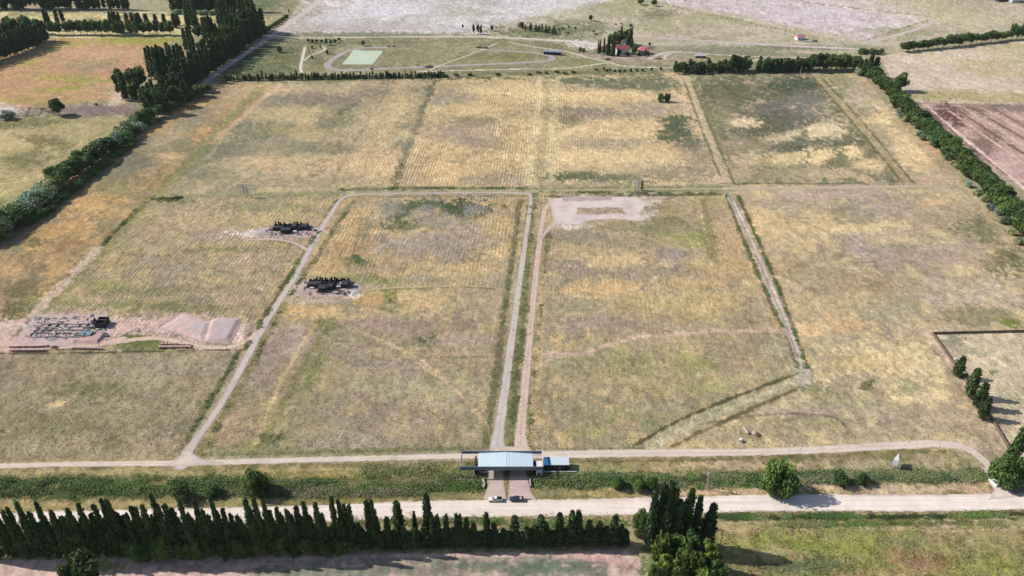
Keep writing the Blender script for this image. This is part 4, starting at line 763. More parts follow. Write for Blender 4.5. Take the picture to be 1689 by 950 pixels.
# faint vehicle ruts across the plots and the packed roads
# ================================================================== TREES
LEAF = {
 'poplar': leaf_mat('poplar_leaves', (.018,.038,.013), (.068,.115,.032), .16),
 'broad': leaf_mat('broad_leaves', (.030,.064,.017), (.118,.185,.047), .24),
 'bright': leaf_mat('bright_leaves', (.045,.090,.020), (.150,.230,.060), .28),
 'silver': leaf_mat('silver_leaves', (.13,.18,.11), (.40,.48,.33), .2),
 'willow': leaf_mat('willow_leaves', (.045,.100,.028), (.160,.260,.072), .28),
 'young': leaf_mat('young_leaves', (.025,.055,.020), (.090,.140,.045), .2),
}
BARK = plain('bark', (150,138,120), .9, .3, 3.0)
def leaf_cloud(C, N, size, elong, rs, jit):
    """small leaf sprays (quads) at points C facing roughly N"""
    n = len(C)
    d = N + rs.normal(0, jit, (n, 3)); d /= np.linalg.norm(d, axis=1)[:, None] + 1e-9
    up = np.tile([0, 0, 1.0], (n, 1)) + rs.normal(0, .35, (n, 3))
    a = np.cross(d, up); a /= np.linalg.norm(a, axis=1)[:, None] + 1e-9
    b = np.cross(a, d)
    s = size*rs.uniform(.6, 1.35, n)[:, None]
    a = a*s; b = b*s*elong
    V = np.stack([C-a*.5-b*.6, C+a*.55-b*.3, C+a*.25+b*.7, C-a*.5+b*.4], 1).reshape(-1, 3)
    return V, np.arange(4*n).reshape(n, 4)
def crown_mesh(name, kind, mat, seed, nleaf):
    rs = np.random.default_rng(seed)
    if kind in ('poplar', 'column'):
        R = .085 if kind == 'poplar' else .125
        nb = 95; t = rs.uniform(.08, 1.0, nb)**.9
        prof = lambda t: R*np.clip(np.sin(np.pi*np.clip(t*.92+.08, 0, 1))**.55, .05, 1)*(1.12-.45*t)*np.sqrt(np.clip(1.02-t**3, .02, 1))
        ang = rs.uniform(0, 2*np.pi, nb); rr = prof(t)*rs.uniform(.35, 1.0, nb)
        cc = np.stack([rr*np.cos(ang), rr*np.sin(ang), t], 1)
        k = rs.integers(0, nb, nleaf)
        C = cc[k] + rs.normal(0, 1, (nleaf, 3))*np.array([.020, .020, .034])*(1 if kind == 'poplar' else 1.4)
        C[:, 2] = np.clip(C[:, 2], .05, 1.03)
        N = C*np.array([1, 1, 0]); N /= np.linalg.norm(N, axis=1)[:, None]+1e-6
        tint = np.clip(.2 + .6*rs.random(nb)[k] + .25*rs.normal(0, 1, nleaf), 0, 1)
        V, Fc = leaf_cloud(C, N, .024 if kind == 'poplar' else .034, 1.5, rs, .6)
    elif kind in ('round', 'tall', 'bush', 'spray'):
        hw = {'round': .42, 'tall': .30, 'bush': .55, 'spray': .42}[kind]
        zc = {'round': .60, 'tall': .58, 'bush': .45, 'spray': .5}[kind]; hz = {'round': .38, 'tall': .42, 'bush': .50, 'spray': .5}[kind]
        nl = 26; L = []; Rl = []
        for _ in range(nl):
            v = rs.normal(0, 1, 3); v /= np.linalg.norm(v); f = rs.uniform(.45, .82)
            L.append([v[0]*hw*f, v[1]*hw*f, zc+v[2]*hz*f]); Rl.append(rs.uniform(.24, .42)*hw)
        L = np.array(L); Rl = np.array(Rl); k = rs.integers(0, nl, nleaf)
        v = rs.normal(0, 1, (nleaf, 3)); v /= np.linalg.norm(v, axis=1)[:, None]
        if kind == 'spray': v[:, 2] = np.abs(v[:, 2])*1.2
        C = L[k] + v*(Rl[k]*rs.uniform(.55, 1.12, nleaf))[:, None]
        C[:, 2] = np.maximum(C[:, 2], .02 if kind in ('bush', 'spray') else .05)
        N = v
        tint = np.clip(.15 + .6*rs.random(nl)[k] + .22*rs.normal(0, 1, nleaf), 0, 1)
        V, Fc = leaf_cloud(C, N, .048, 1.1 if kind != 'spray' else 1.9, rs, .7)
    return np_mesh(name, V, Fc, mat, {'tint': np.repeat(tint, 4)})
def trunk_mesh(name, kind, seed):
    rs = random.Random(seed); m = MB(); r = .013 if kind in ('poplar', 'column') else .022
    top = .85 if kind in ('poplar', 'column') else .5
    pts = [(0, 0, -.03)] + [(rs.uniform(-.01, .01), rs.uniform(-.01, .01), top*k/4) for k in range(1, 5)]
    for a, b, ra, rb in zip(pts[:-1], pts[1:], (r*1.3, r, r*.8, r*.6), (r, r*.8, r*.6, r*.35)): m.bar(a, b, ra*2, 7, rb*2)
    for _ in range(7):
        z = rs.uniform(.2, top); an = rs.uniform(0, 6.28)
        L_ = .06 if kind in ('poplar', 'column') else .28
        m.bar((0, 0, z), (math.cos(an)*L_, math.sin(an)*L_, z+ (.14 if kind in ('poplar', 'column') else .16)), r*.7, 5, r*.25)
    me = bpy.data.meshes.new(name); me.from_pydata(m.v, [], m.f); me.materials.append(BARK); me.update(); return me
CROWN = {}; TRUNK = {}
for nm, kind, mat, nleaf, nv in [('poplar', 'poplar', 'poplar', 2600, 6), ('column', 'column', 'poplar', 2200, 4), ('round', 'round', 'broad', 3400, 5), ('tall', 'tall', 'broad', 3000, 4),
        ('cotton', 'tall', 'bright', 3800, 3), ('bush', 'bush', 'broad', 2400, 4), ('brightbush', 'spray', 'bright', 1500, 3), ('silver', 'bush', 'silver', 2400, 4), ('willow', 'bush', 'willow', 4200, 3), ('young', 'column', 'young', 500, 3)]:
    CROWN[nm] = [crown_mesh('crown', kind, LEAF[mat], 100+i*13 + len(nm)*101, nleaf) for i in range(nv)]
    TRUNK[nm] = [trunk_mesh('trunk', kind, 5+i+len(nm)) for i in range(nv)]
ORD = ['first','second','third','fourth','fifth','sixth','seventh','eighth','ninth','tenth','eleventh','twelfth','thirteenth','fourteenth','fifteenth','sixteenth','seventeenth','eighteenth','nineteenth','twentieth']
TENS = ['','','twenty','thirty','forty','fifty','sixty','seventy','eighty','ninety']
def ordn(i):
    i += 1
    if i <= 20: return ORD[i-1]
    t, u = divmod(i, 10)
    if u == 0: return TENS[t][:-1] + 'ieth'
    return TENS[t] + '-' + ORD[u-1]
OBJN = {'poplar': 'poplar_tree', 'column': 'poplar_tree', 'round': 'broadleaf_tree', 'tall': 'broadleaf_tree', 'cotton': 'cottonwood_tree', 'bush': 'shrub', 'brightbush': 'shrub', 'silver': 'silver_shrub', 'willow': 'willow_shrub', 'young': 'young_tree'}
CATN = {'poplar': 'poplar', 'column': 'poplar', 'round': 'tree', 'tall': 'tree', 'cotton': 'tree', 'bush': 'shrub', 'brightbush': 'shrub', 'silver': 'shrub', 'willow': 'shrub', 'young': 'young tree'}
def tree(kind, bx, by, h, wide, label, group=None, parts=True, name=None, cat=None):
    """stands at surveyed place (bx,by); h height m; wide = crown width m"""
    x, y = map(float, G(bx, by)); v = random.randrange(len(CROWN[kind]))
    base_w = {'poplar': .19, 'column': .27, 'young': .27, 'round': .95, 'tall': .68, 'cotton': .68, 'bush': 1.15, 'brightbush': 1.0, 'silver': 1.15, 'willow': 1.05}[kind]
    sx = wide/base_w
    r = thing(name or OBJN[kind], label, cat or CATN[kind], (x, y, -.1), random.uniform(0, 6.28), group)
    r.scale = (sx, sx, h*.95)
    link('trunk', TRUNK[kind][v], r); link('crown', CROWN[kind][v], r)
    return r
JOIN = {}
def tree_join(key, kind, bx, by, h, wide, stride):
    """adds a tree to a mass too dense or too far to count"""
    me = CROWN[kind][random.randrange(len(CROWN[kind]))]; n = len(me.vertices); co = np.empty(n*3, np.float32); me.vertices.foreach_get('co', co); co = co.reshape(-1, 4, 3)
    ti = np.empty(n, np.float32); me.attributes['tint'].data.foreach_get('value', ti); ti = ti.reshape(-1, 4)
    k = np.arange(random.randrange(stride), len(co), stride); q = co[k]; c = q.mean(1, keepdims=True); q = c + (q-c)*math.sqrt(stride)
    x, y = map(float, G(bx, by)); a = random.uniform(0, 6.28); bw = {'poplar': .19, 'column': .27, 'young': .27, 'round': .95, 'tall': .68}[kind]; sx = wide/bw
    X_ = (q[..., 0]*math.cos(a)-q[..., 1]*math.sin(a))*sx+x; Y_ = (q[..., 0]*math.sin(a)+q[..., 1]*math.cos(a))*sx+y
    JOIN.setdefault(key, []).append((np.stack([X_, Y_, q[..., 2]*h-.1], -1).reshape(-1, 3), np.clip(ti[k]+random.uniform(-.15, .15), 0, 1).ravel()))
def join_build(key, name, label, mat):
    V = np.concatenate([a for a, b in JOIN[key]]); t = np.concatenate([b for a, b in JOIN[key]])
    tag(link(name, np_mesh(name, V, np.arange(len(V)).reshape(-1, 4), mat, {'tint': t})), label, 'trees', None, 'stuff')
def hpx(bx, by, ty): return float(height_for(bx, by, ty))
def wpx(by, w):
    v = (by-475)/F; return w * (CAM_H/(SP+v*CP))/F
def tree_top(kind, tx, ty, by, w, label, group=None, **kw):
    bx = base_from_top(tx, ty, by); return tree(kind, bx, by, hpx(bx, by, ty), wpx(by, w), label, group, **kw)
rr = random.uniform

# --- near row of tall poplars, left part
T = [(-52,835),(-38,842),(-24,830),(-12,838),(3,842),(11,836),(25,826),(37,850),(46,845),(58,826),(70,852),(82,840),(91,856),(98,850),(108,837),(118,850),(127,829),(138,852),(148,848),(153,832),(165,822),(174,824),(184,842),(191,845),(202,850),(213,834),(222,835),(233,832),(240,846),(248,815),(258,832),(270,830),(282,838),(295,826),(308,846),(320,828),(333,840),(345,818),(356,842),(366,838),(380,846),(390,850),(402,822),(411,838),(418,820),(425,842),(432,822),(444,842),(455,836),(463,848),(471,840),(480,848),(488,836),(500,828),(510,850),(519,828),(530,846)]
for i, (tx, ty) in enumerate(T):
    by = 921 - .022*max(tx, 0) + rr(-2.5, 2.5)
    tall = 'tall' if ty < 830 else ('short' if ty > 844 else 'medium-height')
    tree_top('poplar', tx+rr(-1, 1), ty+rr(-1.5, 1), by, rr(12, 15.5), f"{tall} dark poplar, {ordn(i)} from the left in the near row by the dirt road", 'tall poplars in the near row')
T = [(545,818,9),(557,823,9),(566,830,9),(574,832,10),(590,862,10),(603,824,10),(611,824,11),(620,852,9),(637,853,11),(653,826,13),(665,868,9),(682,843,6),(702,813,12),(712,849,9),(720,849,9),(735,848,9),(752,846,8),(758,848,8),(769,853,9),(781,862,10),(802,845,10),(815,862,10)]
for i, (tx, ty, w) in enumerate(T):
    by = 903 - .012*(tx-545) + rr(-2, 2)
    if ty < 830 or tx in (682,): by = 893 if tx > 640 else 900
    if tx in (653, 702, 682): by = 876 if tx == 682 else 878
    sz = 'tall' if ty < 830 else 'short'
    tree_top('poplar', tx, ty, by, w*1.35, f"{sz} slender poplar, {ordn(i)} from the left in the thin row middle", 'slender poplars in the middle of the near row')
for i in range(64):
    tx = -40 + i*9.6 + rr(-2.5, 2.5); ty = 862+rr(-11, 10); by = 920-.022*max(tx, 0)+rr(-2, 4); bx = base_from_top(tx, ty, by)
    tree_join('fill', random.choice(['poplar', 'column']), bx, by, hpx(bx, by, ty), wpx(by, rr(11, 15)), 2)
join_build('fill', 'poplar_thicket', 'dense low poplar growth closing the near row between its tall trees', LEAF['poplar'])
# lower dense young poplars, middle and right of the row
i = 0; tx = 596.0
while tx < 1034:
    ty = 876 + rr(-7, 6) - (4 if 880 < tx < 1034 else 0); w = rr(12, 16); by = 903 - .012*(tx-596) + rr(-2, 3)
    tree_top('column', tx, ty, by, w, f"bushy young poplar, {ordn(i)} from the left in the low dense row end", 'low poplars closing the near row')
    i += 1; tx += rr(6.5, 9)
for i, (tx, ty, w) in enumerate([(849,851,13),(893,850,14),(901,862,11),(924,846,13),(945,842,13),(955,843,13),(973,858,12),(990,860,12),(1016,850,13),(1026,866,12)]):
    tree_top('column', tx, ty, 897, w*1.25, f"taller poplar, {ordn(i)} from the left rising above the low row end", 'taller poplars of the low row end')
# undergrowth trees at the foot of the left row
for i in range(26):
    tx = 205 + i*14.5 + rr(-4, 4)
    tree_top(random.choice(['round', 'bush', 'tall', 'willow']), tx, 886+rr(-6, 6), 923-.03*(tx-200)+rr(0, 3), rr(20, 28), f"dark leafy shrub, {ordn(i)} from the left at the shaded foot of the near poplar row", 'shrubs at the foot of the near poplar row', name='shrub', cat='shrub')
# cluster on the right of the row
for i, (tx, ty, by, w, l) in enumerate([(1083,803,903,13,'slim leftmost poplar with bare foot in the tall group beside the dirt road'),(1098,798,898,15,'tall poplar just right of the leftmost one in the group beside the dirt road'),(1109,794,900,17,'tallest green poplar of the group beside the dirt road'),
      (1118,806,903,13,'poplar leaning on the right side of the tallest one beside the dirt road'),(1124,826,905,17,'shorter poplar in the middle of the group beside the dirt road'),(1136,820,897,14,'dark shaded poplar in the middle of the tall group'),(1143,805,899,15,'tall pointed poplar right of the dark shaded one'),
      (1157,816,897,13,'light green thin poplar next to the gap in the tall group'),(1168,848,902,13,'dark low poplar left of the rightmost one'),(1178,831,905,17,'rightmost pointed poplar of the tall group beside the dirt road'),(1103,838,906,18,'low poplar in front of the tallest one in the group'),(1171,858,912,12,'slim young poplar in front of the rightmost poplar')]):
    tree_top('column' if w > 16 else 'poplar', tx, ty, by, w*1.3, l, 'poplar group beside the dirt road')
for i, (tx, ty, by, w, l) in enumerate([(1098,878,944,40,'yellow-green cottonwood, leftmost of the large ones at the bottom edge'),(1125,874,938,34,'bright cottonwood behind the leftmost large one at the bottom edge'),(1147,873,940,38,'yellow-green cottonwood at the middle back of the bottom group'),(1176,888,952,42,'broad yellow-green cottonwood at the right of the bottom group'),
      (1134,898,965,38,'large cottonwood cut by the bottom edge between two others'),(1100,912,985,42,'large dark green cottonwood at the bottom left of the group'),(1155,905,975,40,'tall cottonwood with pale tips near the bottom edge'),(1190,918,985,34,'light green cottonwood cut by the bottom edge at the right'),(1122,925,1002,40,'cottonwood whose top only shows at the bottom edge'),(1168,930,1004,38,'lowest cottonwood of the bottom group'),(1082,926,1000,26,'narrow cottonwood by the pale soil field')]):
    tree_top('cotton', tx, ty, by, w, l, 'cottonwoods in front of the poplar group')
for (k, tx, ty, by, w, l) in [('willow',1060,838,873,28,'light green rounded willow left of the tall poplar group'),('bush',1052,872,884,14,'small dark bush below the light green willow'),
      ('willow',1294,756,812,54,'large round green shrub standing in the ditch left of the billboard'),('willow',1280,779,814,34,'lower lobe of leafy willow at the left of the large round one'),('willow',1306,779,815,36,'willow at the right foot of the large round shrub'),
      ('willow',417,775,812,42,'dark green round shrub in the roadside ditch at the left'),('bush',294,797,824,34,'low grey-green shrub in the ditch near the lane junction'),('willow',345,797,814,26,'small willow in the ditch between the two round shrubs'),
      ('willow',1674,746,797,50,'large dark shrub at the right edge by the lane bend'),('willow',1700,750,800,46,'green shrub behind the large dark one at the right edge'),('poplar',1692,706,772,22,'dark pointed poplar at the right edge above the large shrub'),
      ('tall',125,910,972,62,'broad dark tree cut by the bottom edge at the left'),('round',100,932,985,34,'tree cut by the bottom edge left of the broad dark one'),
      ('willow',1052,783,804,26,'low willow in the ditch right of the gatehouse'),('bush',1078,786,806,24,'low bush in the ditch right of the low willow'),('willow',1020,786,804,22,'green clump in the ditch near the gatehouse'),('bush',1390,778,797,34,'long green bush in the ditch below the billboard'),('bush',1425,780,797,28,'dark green bush in the ditch just left of the billboard shadow')]:
    tree_top(k, tx, ty, by, w, l, None, name=None)
for i, (tx, ty, by, w) in enumerate([(1590,588,621,17),(1615,608,654,19),(1628,632,672,19),(1633,656,690,17)]):
    tree_top('column', tx, ty, by, w*.95, f"dense dark conical tree, {ordn(i)} down along the brown boundary wall", 'conical trees along the boundary wall', name='conifer_tree', cat='tree')
tree_top('bush', 1596, 612, 624, 8, 'small shrub at the foot of the topmost tree by the boundary wall')

# --- windbreak on the left of the plots
def along(pts, n):
    p = [np.array(q, float) for q in pts]; L = [np.linalg.norm(b-a) for a, b in zip(p[:-1], p[1:])]; tot = sum(L); out = []
    for i in range(n):
        s = tot*(i+.5)/n; k = 0
        while k < len(L)-1 and s > L[k]: s -= L[k]; k += 1
        out.append(tuple(p[k] + (p[k+1]-p[k])*min(s/L[k], 1)))
    return out
for i, (bx, by) in enumerate(along([(-30,402),(0,386),(40,356),(80,325),(115,298),(150,272),(185,246),(215,222),(240,205)], 64)):
    dark = 95 < bx < 180; k = random.choice(['round', 'tall']) if dark else random.choice(['silver', 'silver', 'silver', 'bush', 'willow'])
    if bx < 30: k = random.choice(['silver', 'round', 'bush'])
    sc = (.6 + .4*(by-200)/190)
    h = (39 if dark else 31)*sc + rr(-3, 4); w = rr(42, 56)*sc
    c = {'silver': 'silvery', 'round': 'dark round', 'tall': 'dark upright', 'bush': 'dull green', 'willow': 'grey-green'}[k]
    tree(k, bx+rr(-4, 4), by+rr(-3, 4), hpx(bx, by, by-h), wpx(by, w), f"{c} tree, {ordn(i)} from the near end of the windbreak along the left meadow", 'windbreak along the left meadow', name='hedge_tree', cat='tree')
for i, (bx, by) in enumerate(along([(42,372),(75,352),(105,328),(135,305),(165,280),(190,258),(222,238)], 40)):
    sc = (.6 + .4*(by-200)/190)
    tree(random.choice(['brightbush', 'willow']), bx+rr(-2, 2), by+rr(-2, 2), hpx(bx, by, by-(13+rr(-3, 3))*sc), wpx(by, rr(20, 28)*sc), f"low green shrub, {ordn(i)} up from the near end beside the windbreak", 'thin hedge inside the left windbreak')
for i, (tx, ty, by, w, k) in enumerate([(226,182,208,30,'round'),(240,176,200,28,'round'),(255,172,194,26,'round'),(276,164,182,26,'round'),(292,152,174,26,'round'),(308,146,166,24,'bush'),(326,138,160,26,'round'),(282,160,176,22,'silver'),(298,156,168,16,'silver'),(262,172,186,20,'willow'),(322,148,160,18,'silver'),(338,136,152,22,'round'),(310,142,156,16,'bush'),(232,186,204,20,'silver'),(248,183,196,18,'silver'),(246,198,206,14,'brightbush'),(262,196,203,10,'brightbush'),(212,222,232,10,'brightbush'),(190,207,215,8,'bush'),(218,188,212,22,'silver'),(203,196,220,24,'silver')]):
    tree_top(k, tx, ty, by, w, f"{'silvery' if k=='silver' else 'green'} shrub, {ordn(i)} of the loose clumps ending the left windbreak", 'loose shrubs at the far end of the left windbreak', name='hedge_shrub', cat='shrub')
# lone trees at left
tree_top('round', 88, 160, 190, 30, 'lone round tree by the bare strip above the left meadow')
tree_top('bush', 158, 169, 173, 6, 'tiny round bush at the lower edge of the ochre field')
tree_top('silver', 8, 180, 196, 26, 'silvery shrub at the left edge beside the bare strip')
for (k, tx, ty, by, w, l) in [('tall',190,110,160,26,'dark leafy tree at the left tip of the grove by the ochre field'),('round',216,103,150,42,'large round tree in the grove by the ochre field'),('poplar',196,118,165,14,'dark poplar in front of the large round tree of the grove'),('round',218,128,172,30,'dark lower tree at the front of the grove by the ochre field'),
      ('tall',241,135,186,24,'tall dark tree at the near end of the diagonal poplar row'),('tall',256,138,188,26,'dark tree beside the near end of the diagonal poplar row'),('round',270,128,160,24,'light green round tree standing out before the dark poplars'),('tall',233,140,180,22,'dark tree at the grove corner above the silvery shrubs'),
      ('round',282,140,176,26,'dark round tree at the roadside foot of the poplar row'),('round',300,132,165,24,'round tree at the roadside foot of the poplars, farther up')]:
    tree_top(k, tx, ty, by, w, l)
for i, (tx, ty, by) in enumerate([(238,78,130),(242,74,131),(249,76,134),(256,73,132),(266,78,134),(273,70,131),(277,74,134),(285,74,126),(290,70,128),(296,74,130),(252,80,136),(262,76,136)]):
    tree_top('poplar', tx, ty, by, 10.5, f"dark poplar, {ordn(i)} of the tight stand at the right side of the ochre field", 'poplar stand beside the ochre field')
i = 0
for row, (off, n) in enumerate([(0, 40), (-9, 34)]):
    for (bx, by) in along([(252,186),(280,170),(305,152),(335,130),(365,108),(395,86),(425,62),(436,54)], n):
        bx += off + rr(-2, 2); by += off*.45 + rr(-1, 1); hh = 42 + rr(-7, 6) - (6 if by > 150 else 0)
        if row: tree_join('diag', random.choice(['poplar', 'column']), bx, by, hpx(bx, by, by-hh), wpx(by, rr(9, 12)), 3); continue
        tree(random.choice(['poplar', 'poplar', 'column']), bx, by, hpx(bx, by, by-hh), wpx(by, rr(9, 12)), f"tall dark poplar, {ordn(i)} counting up the dense diagonal row beside the back road", 'diagonal poplar row beside the back road'); i += 1
join_build('diag', 'poplar_thicket', 'crowded poplars standing behind the diagonal row beside the back road', LEAF['poplar'])
# tall poplars behind, reaching the top edge
P2 = [(303,2,40),(308,0,42),(315,-2,45),(332,28,70),(336,26,71),(341,25,72),(346,28,70),(300,45,84),(307,44,86),(312,48,88),(355,2,48),(360,0,50),(366,-2,54),(372,-4,52),(380,10,58),(384,8,60),(392,-2,48),(398,-4,50),(404,-6,52),(408,-2,56),(413,0,60),(378,24,66),(372,26,64),(416,20,62),(408,18,64),(399,16,66),(390,20,66),(320,24,44),(306,22,50),(290,22,42),(284,22,46),(268,22,44),(254,23,44),(238,22,42),(226,20,44),(222,22,46),(206,21,40),(215,20,40)]
for i, (tx, ty, by) in enumerate(P2):
    tree_top('poplar', tx, ty, by, rr(7.5, 10), f"slender poplar, {ordn(i)} of the scattered tall ones behind the diagonal row", 'scattered tall poplars behind the diagonal row')
for i, (tx, ty, by, w) in enumerate([(330,38,62,16),(322,40,64,18),(350,34,60,14),(340,36,58,16),(385,34,60,14),(428,34,56,18),(318,30,46,14),(372,24,50,12),(327,66,84,14),(360,40,70,16)]):
    tree_top('round' if i != 8 else 'silver', tx, ty, by, w, f"leafy round tree, {ordn(i)} of those among the tall poplars at the top left", 'round trees among the tall poplars')
# row above the ochre field
for i, bx in enumerate(np.arange(88, 292, 11.5)):
    tree('round', bx+rr(-2, 2), 58+rr(-1, 1), hpx(bx, 58, 31+rr(-2, 3)), wpx(58, rr(15, 20)), f"round leafy tree, {ordn(i)} from the left in the row above the ochre field", 'round trees above the ochre field')
for i, (tx, ty, by) in enumerate([(69,15,50),(75,18,50),(89,15,40),(98,15,36),(178,18,52),(183,17,54),(187,18,54),(193,19,56),(191,24,56)]):
    tree_top('poplar', tx, ty, by, 7.5, f"slim dark poplar, {ordn(i)} from the left among round trees above the ochre field", 'slim poplars above the ochre field')
for i in range(24):
    bx = random.choice([rr(-30, 70), rr(-30, 40)]); by = rr(52, 76); 
    tree(random.choice(['round', 'round', 'tall']), bx, by, hpx(bx, by, by-rr(26, 32)), wpx(by, rr(18, 24)), f"dark leafy tree, {ordn(i)} of the clump left of the ochre field", 'clump of trees left of the ochre field')
for i, (bx, by) in enumerate(along([(-40,116),(0,98),(30,88),(60,76),(80,66)], 20)):
    tree('poplar', bx, by, hpx(bx, by, by-rr(34, 42)), wpx(by, rr(9, 12)), f"dark poplar, {ordn(i)} from the left in the row left of the ochre field", 'poplars shading the ochre field')
# far rows at the top edge
for i in range(34):
    bx = -40 + i*7.6 + rr(-2, 2)
    tree_join('far', 'poplar' if bx > 150 else random.choice(['tall', 'round', 'poplar']), bx, 15+rr(-1.5, 1), hpx(bx, 15, -20+rr(-6, 6)), wpx(15, rr(7, 10) if bx > 150 else rr(12, 16)), 4)
for i in range(22):
    bx = 288 + i*6.2 + rr(-2, 2)
    tree_join('far', 'poplar', bx, 20+rr(-2, 1), hpx(bx, 20, -24+rr(-5, 5)), wpx(20, rr(8, 10)), 4)
join_build('far', 'far_woodland', 'far dark tree rows along the top left edge', LEAF['poplar'])
for i in range(15):
    bx = 290 + i*8.2 + rr(-2, 2)
    if 312 < bx < 322: continue
    tree('silver', bx, 24+rr(-1, 1), hpx(bx, 24, 15+rr(-1, 2)), wpx(24, rr(11, 15)), f"silvery shrub, {ordn(i)} from the left at the foot of the far poplars", 'silvery shrubs at the foot of the far poplars')
tree_top('young', 476, 14, 21, 3, 'single thin sapling near the top of the back road')
# roadside hedge of the back road
for i, (bx, by) in enumerate(along([(428,62),(445,48),(458,40),(475,28)], 10)):
    tree('bush', bx, by, hpx(bx, by, by-7), wpx(by, 10), f"low green hedge bush, {ordn(i)} from the near end beside the back road", 'low hedge beside the back road')
# --- park
for i, (tx, ty, by) in enumerate([(508,63,70),(515,64,71),(522,64,71),(530,64,71),(537,63,74),(545,64,74),(552,63,72),(559,61,67)]):
    tree_top('round', tx, ty, by, 7, f"small round tree, {ordn(i)} from the left in the little row by the park path", 'little row of round park trees')
for (k, tx, ty, by, w, l) in [('round',598.5,65,76,7.5,'single dark round tree above the sports court'),('bush',460,74,86,10,'green bush near the back road in the park'),('young',514,74,80,4,'small sapling beside the white park path'),('bush',539,82,89,6,'dark bush left of the gravel track'),
      ('bush',514,90,97,5,'low dark bush between the park paths'),('young',528,74,79,4,'sapling at the bend of the upper park path'),('tall',781,38,56,6,'thin tree left of the pair above the country road'),('tall',788,38,56,6,'dark tree of the pair above the country road'),('tall',793,41,57,6,'right tree of the pair above the country road'),
      ('tall',811,41,51,7,'thin pale tree right of the pair above the country road'),('tall',763,39,48,4,'thin tree farthest left above the country road'),('tall',975,23,35,9,'tall bush standing alone in the far green field'),
      ('round',1057,-4,8,12,'left tree of the two at the top edge by the stony field'),('round',1080,-2,10,12,'right tree of the two at the top edge by the stony field'),('bush',1091,151,168,15,'left half of the lone bush pair in the middle back plot'),('bush',1102,150,168,13,'right half of the lone bush pair in the middle back plot'),
      ('willow',1420,110,124,18,'silvery round shrub where the back hedge meets the right windbreak'),('bush',957,77,85,7,'dark bush left of the red-roofed houses'),('bush',963,78,85,6,'dark bush beside the one left of the houses'),('young',1060,298,314,6,'green bush behind the right lattice pylon')]:
    tree_top(k if l.find('silvery') < 0 else 'silver', tx, ty, by, w, l)
for i in range(26):
    bx = 856 + abs(rr(-1, 1))*62 + rr(-4, 4); by = 46 + (bx-856)*.14 + rr(-2, 3); h = rr(7, 11)
    tree('young', bx, by, hpx(bx, by, by-h), wpx(by, rr(4, 6)), f"young green tree, {ordn(i)} of the copse above the country road", 'copse of young trees above the country road')
for i in range(16):
    bx = rr(920, 1045); by = rr(38, 60); 
    tree('bush', bx, by, hpx(bx, by, by-rr(2.5, 4.5)), wpx(by, rr(4, 6)), f"scattered low bush, {ordn(i)} in the far green field behind the houses", 'scattered bushes in the far green field')
i = 0; bx = 372.0
while bx < 735:
    h = rr(6, 13) + (5 if abs(bx-436) < 3 or abs(bx-489) < 3 or abs(bx-554) < 4 or abs(bx-615) < 4 else 0); by = 133.5 - (bx-372)*.018 + rr(-.6, .6)
    tree(random.choice(['young', 'young', 'column']), bx, by, hpx(bx, by, by-h), wpx(by, rr(4, 6)), f"small poplar, {ordn(i)} from the left in the thin row behind the plots", 'thin row of small poplars behind the plots'); i += 1; bx += rr(2.6, 6.2)
for i in range(30):
    bx = rr(375, 960) if i > 8 else rr(700, 740); by = 129 - (bx-372)*.012 + rr(-3, 1)
    tree('bush', bx, by, hpx(bx, by, by-rr(3, 5)), wpx(by, rr(6, 11)), f"low shrub, {ordn(i)} of those under the thin row behind the plots", 'low shrubs behind the plots')
for i, bx in enumerate([983,996,1001,1006,1014,1022,1030,1060,1075,1090,1040,1050]):
    tree('bush', bx, 117+rr(-2, 2), hpx(bx, 117, 111+rr(-1, 2)), wpx(117, 6), f"small bush, {ordn(i)} from the left along the fence line below the houses", 'small bushes below the houses')
# back hedge at right
i = 0
for row in range(2):
    bx = 1114.0
    while bx < 1415:
        if 1240 < bx < 1248 or 1162 < bx < 1166: bx += 5; continue
        by = 121 - (bx-1114)*.014 - row*3 + rr(-1, 1)
        h = 20 + rr(-4, 4) + (8 if 1205 < bx < 1220 else 0) + (8 if bx > 1335 else 0) - (3 if bx < 1200 else 0)
        k = random.choice(['tall', 'young', 'column']) if bx < 1335 else random.choice(['cotton', 'round', 'tall'])
        tree(k, bx, by, hpx(bx, by, by-h), wpx(by, rr(9, 14) if bx < 1335 else rr(16, 22)), f"hedge tree, {ordn(i)} in the thick back hedge right of the houses", 'thick back hedge right of the houses', name='hedge_tree', cat='tree'); i += 1
        bx += rr(5.5, 8) if bx < 1335 else rr(8, 11)
# right windbreak
for i, (tx, ty, by, w, l) in enumerate([(1422,97,122,10,'thin poplar at the head of the right windbreak'),(1430,97,125,10,'second poplar at the head of the right windbreak'),(1440,90,128,11,'tallest poplar at the head of the right windbreak'),(1449,94,128,12,'broad poplar beside the tallest one at the head of the right windbreak')]):
    tree_top('column', tx, ty, by, w, l)
for i, (bx, by) in enumerate(along([(1432,126),(1450,142),(1468,158),(1484,176),(1500,196),(1522,216),(1545,238),(1570,262),(1600,290),(1630,320),(1655,350),(1685,385),(1720,425)], 84)):
    sc = .62 + .38*(by-120)/260; big = by < 185
    h = (30 if big else 27)*sc + (4 if by > 330 else 0) + rr(-2, 5); k = random.choice(['round', 'round', 'bush', 'tall']) if big or by > 250 else random.choice(['bush', 'willow', 'round'])
    tree(k, bx+rr(-3, 9), by+rr(-3, 3), hpx(bx, by, by-h), wpx(by, rr(36, 50)*sc), f"green tree, {ordn(i)} from the far end of the windbreak on the right", 'windbreak on the right', name='hedge_tree', cat='tree')
for (tx, ty, by, w, l) in [(1490,118,150,28,'large dark tree bulging from the far part of the right windbreak'),(1482,152,178,30,'large dark tree of the right windbreak beside the ploughed field corner')]:
    tree_top('round', tx+2, ty, by, w, l)
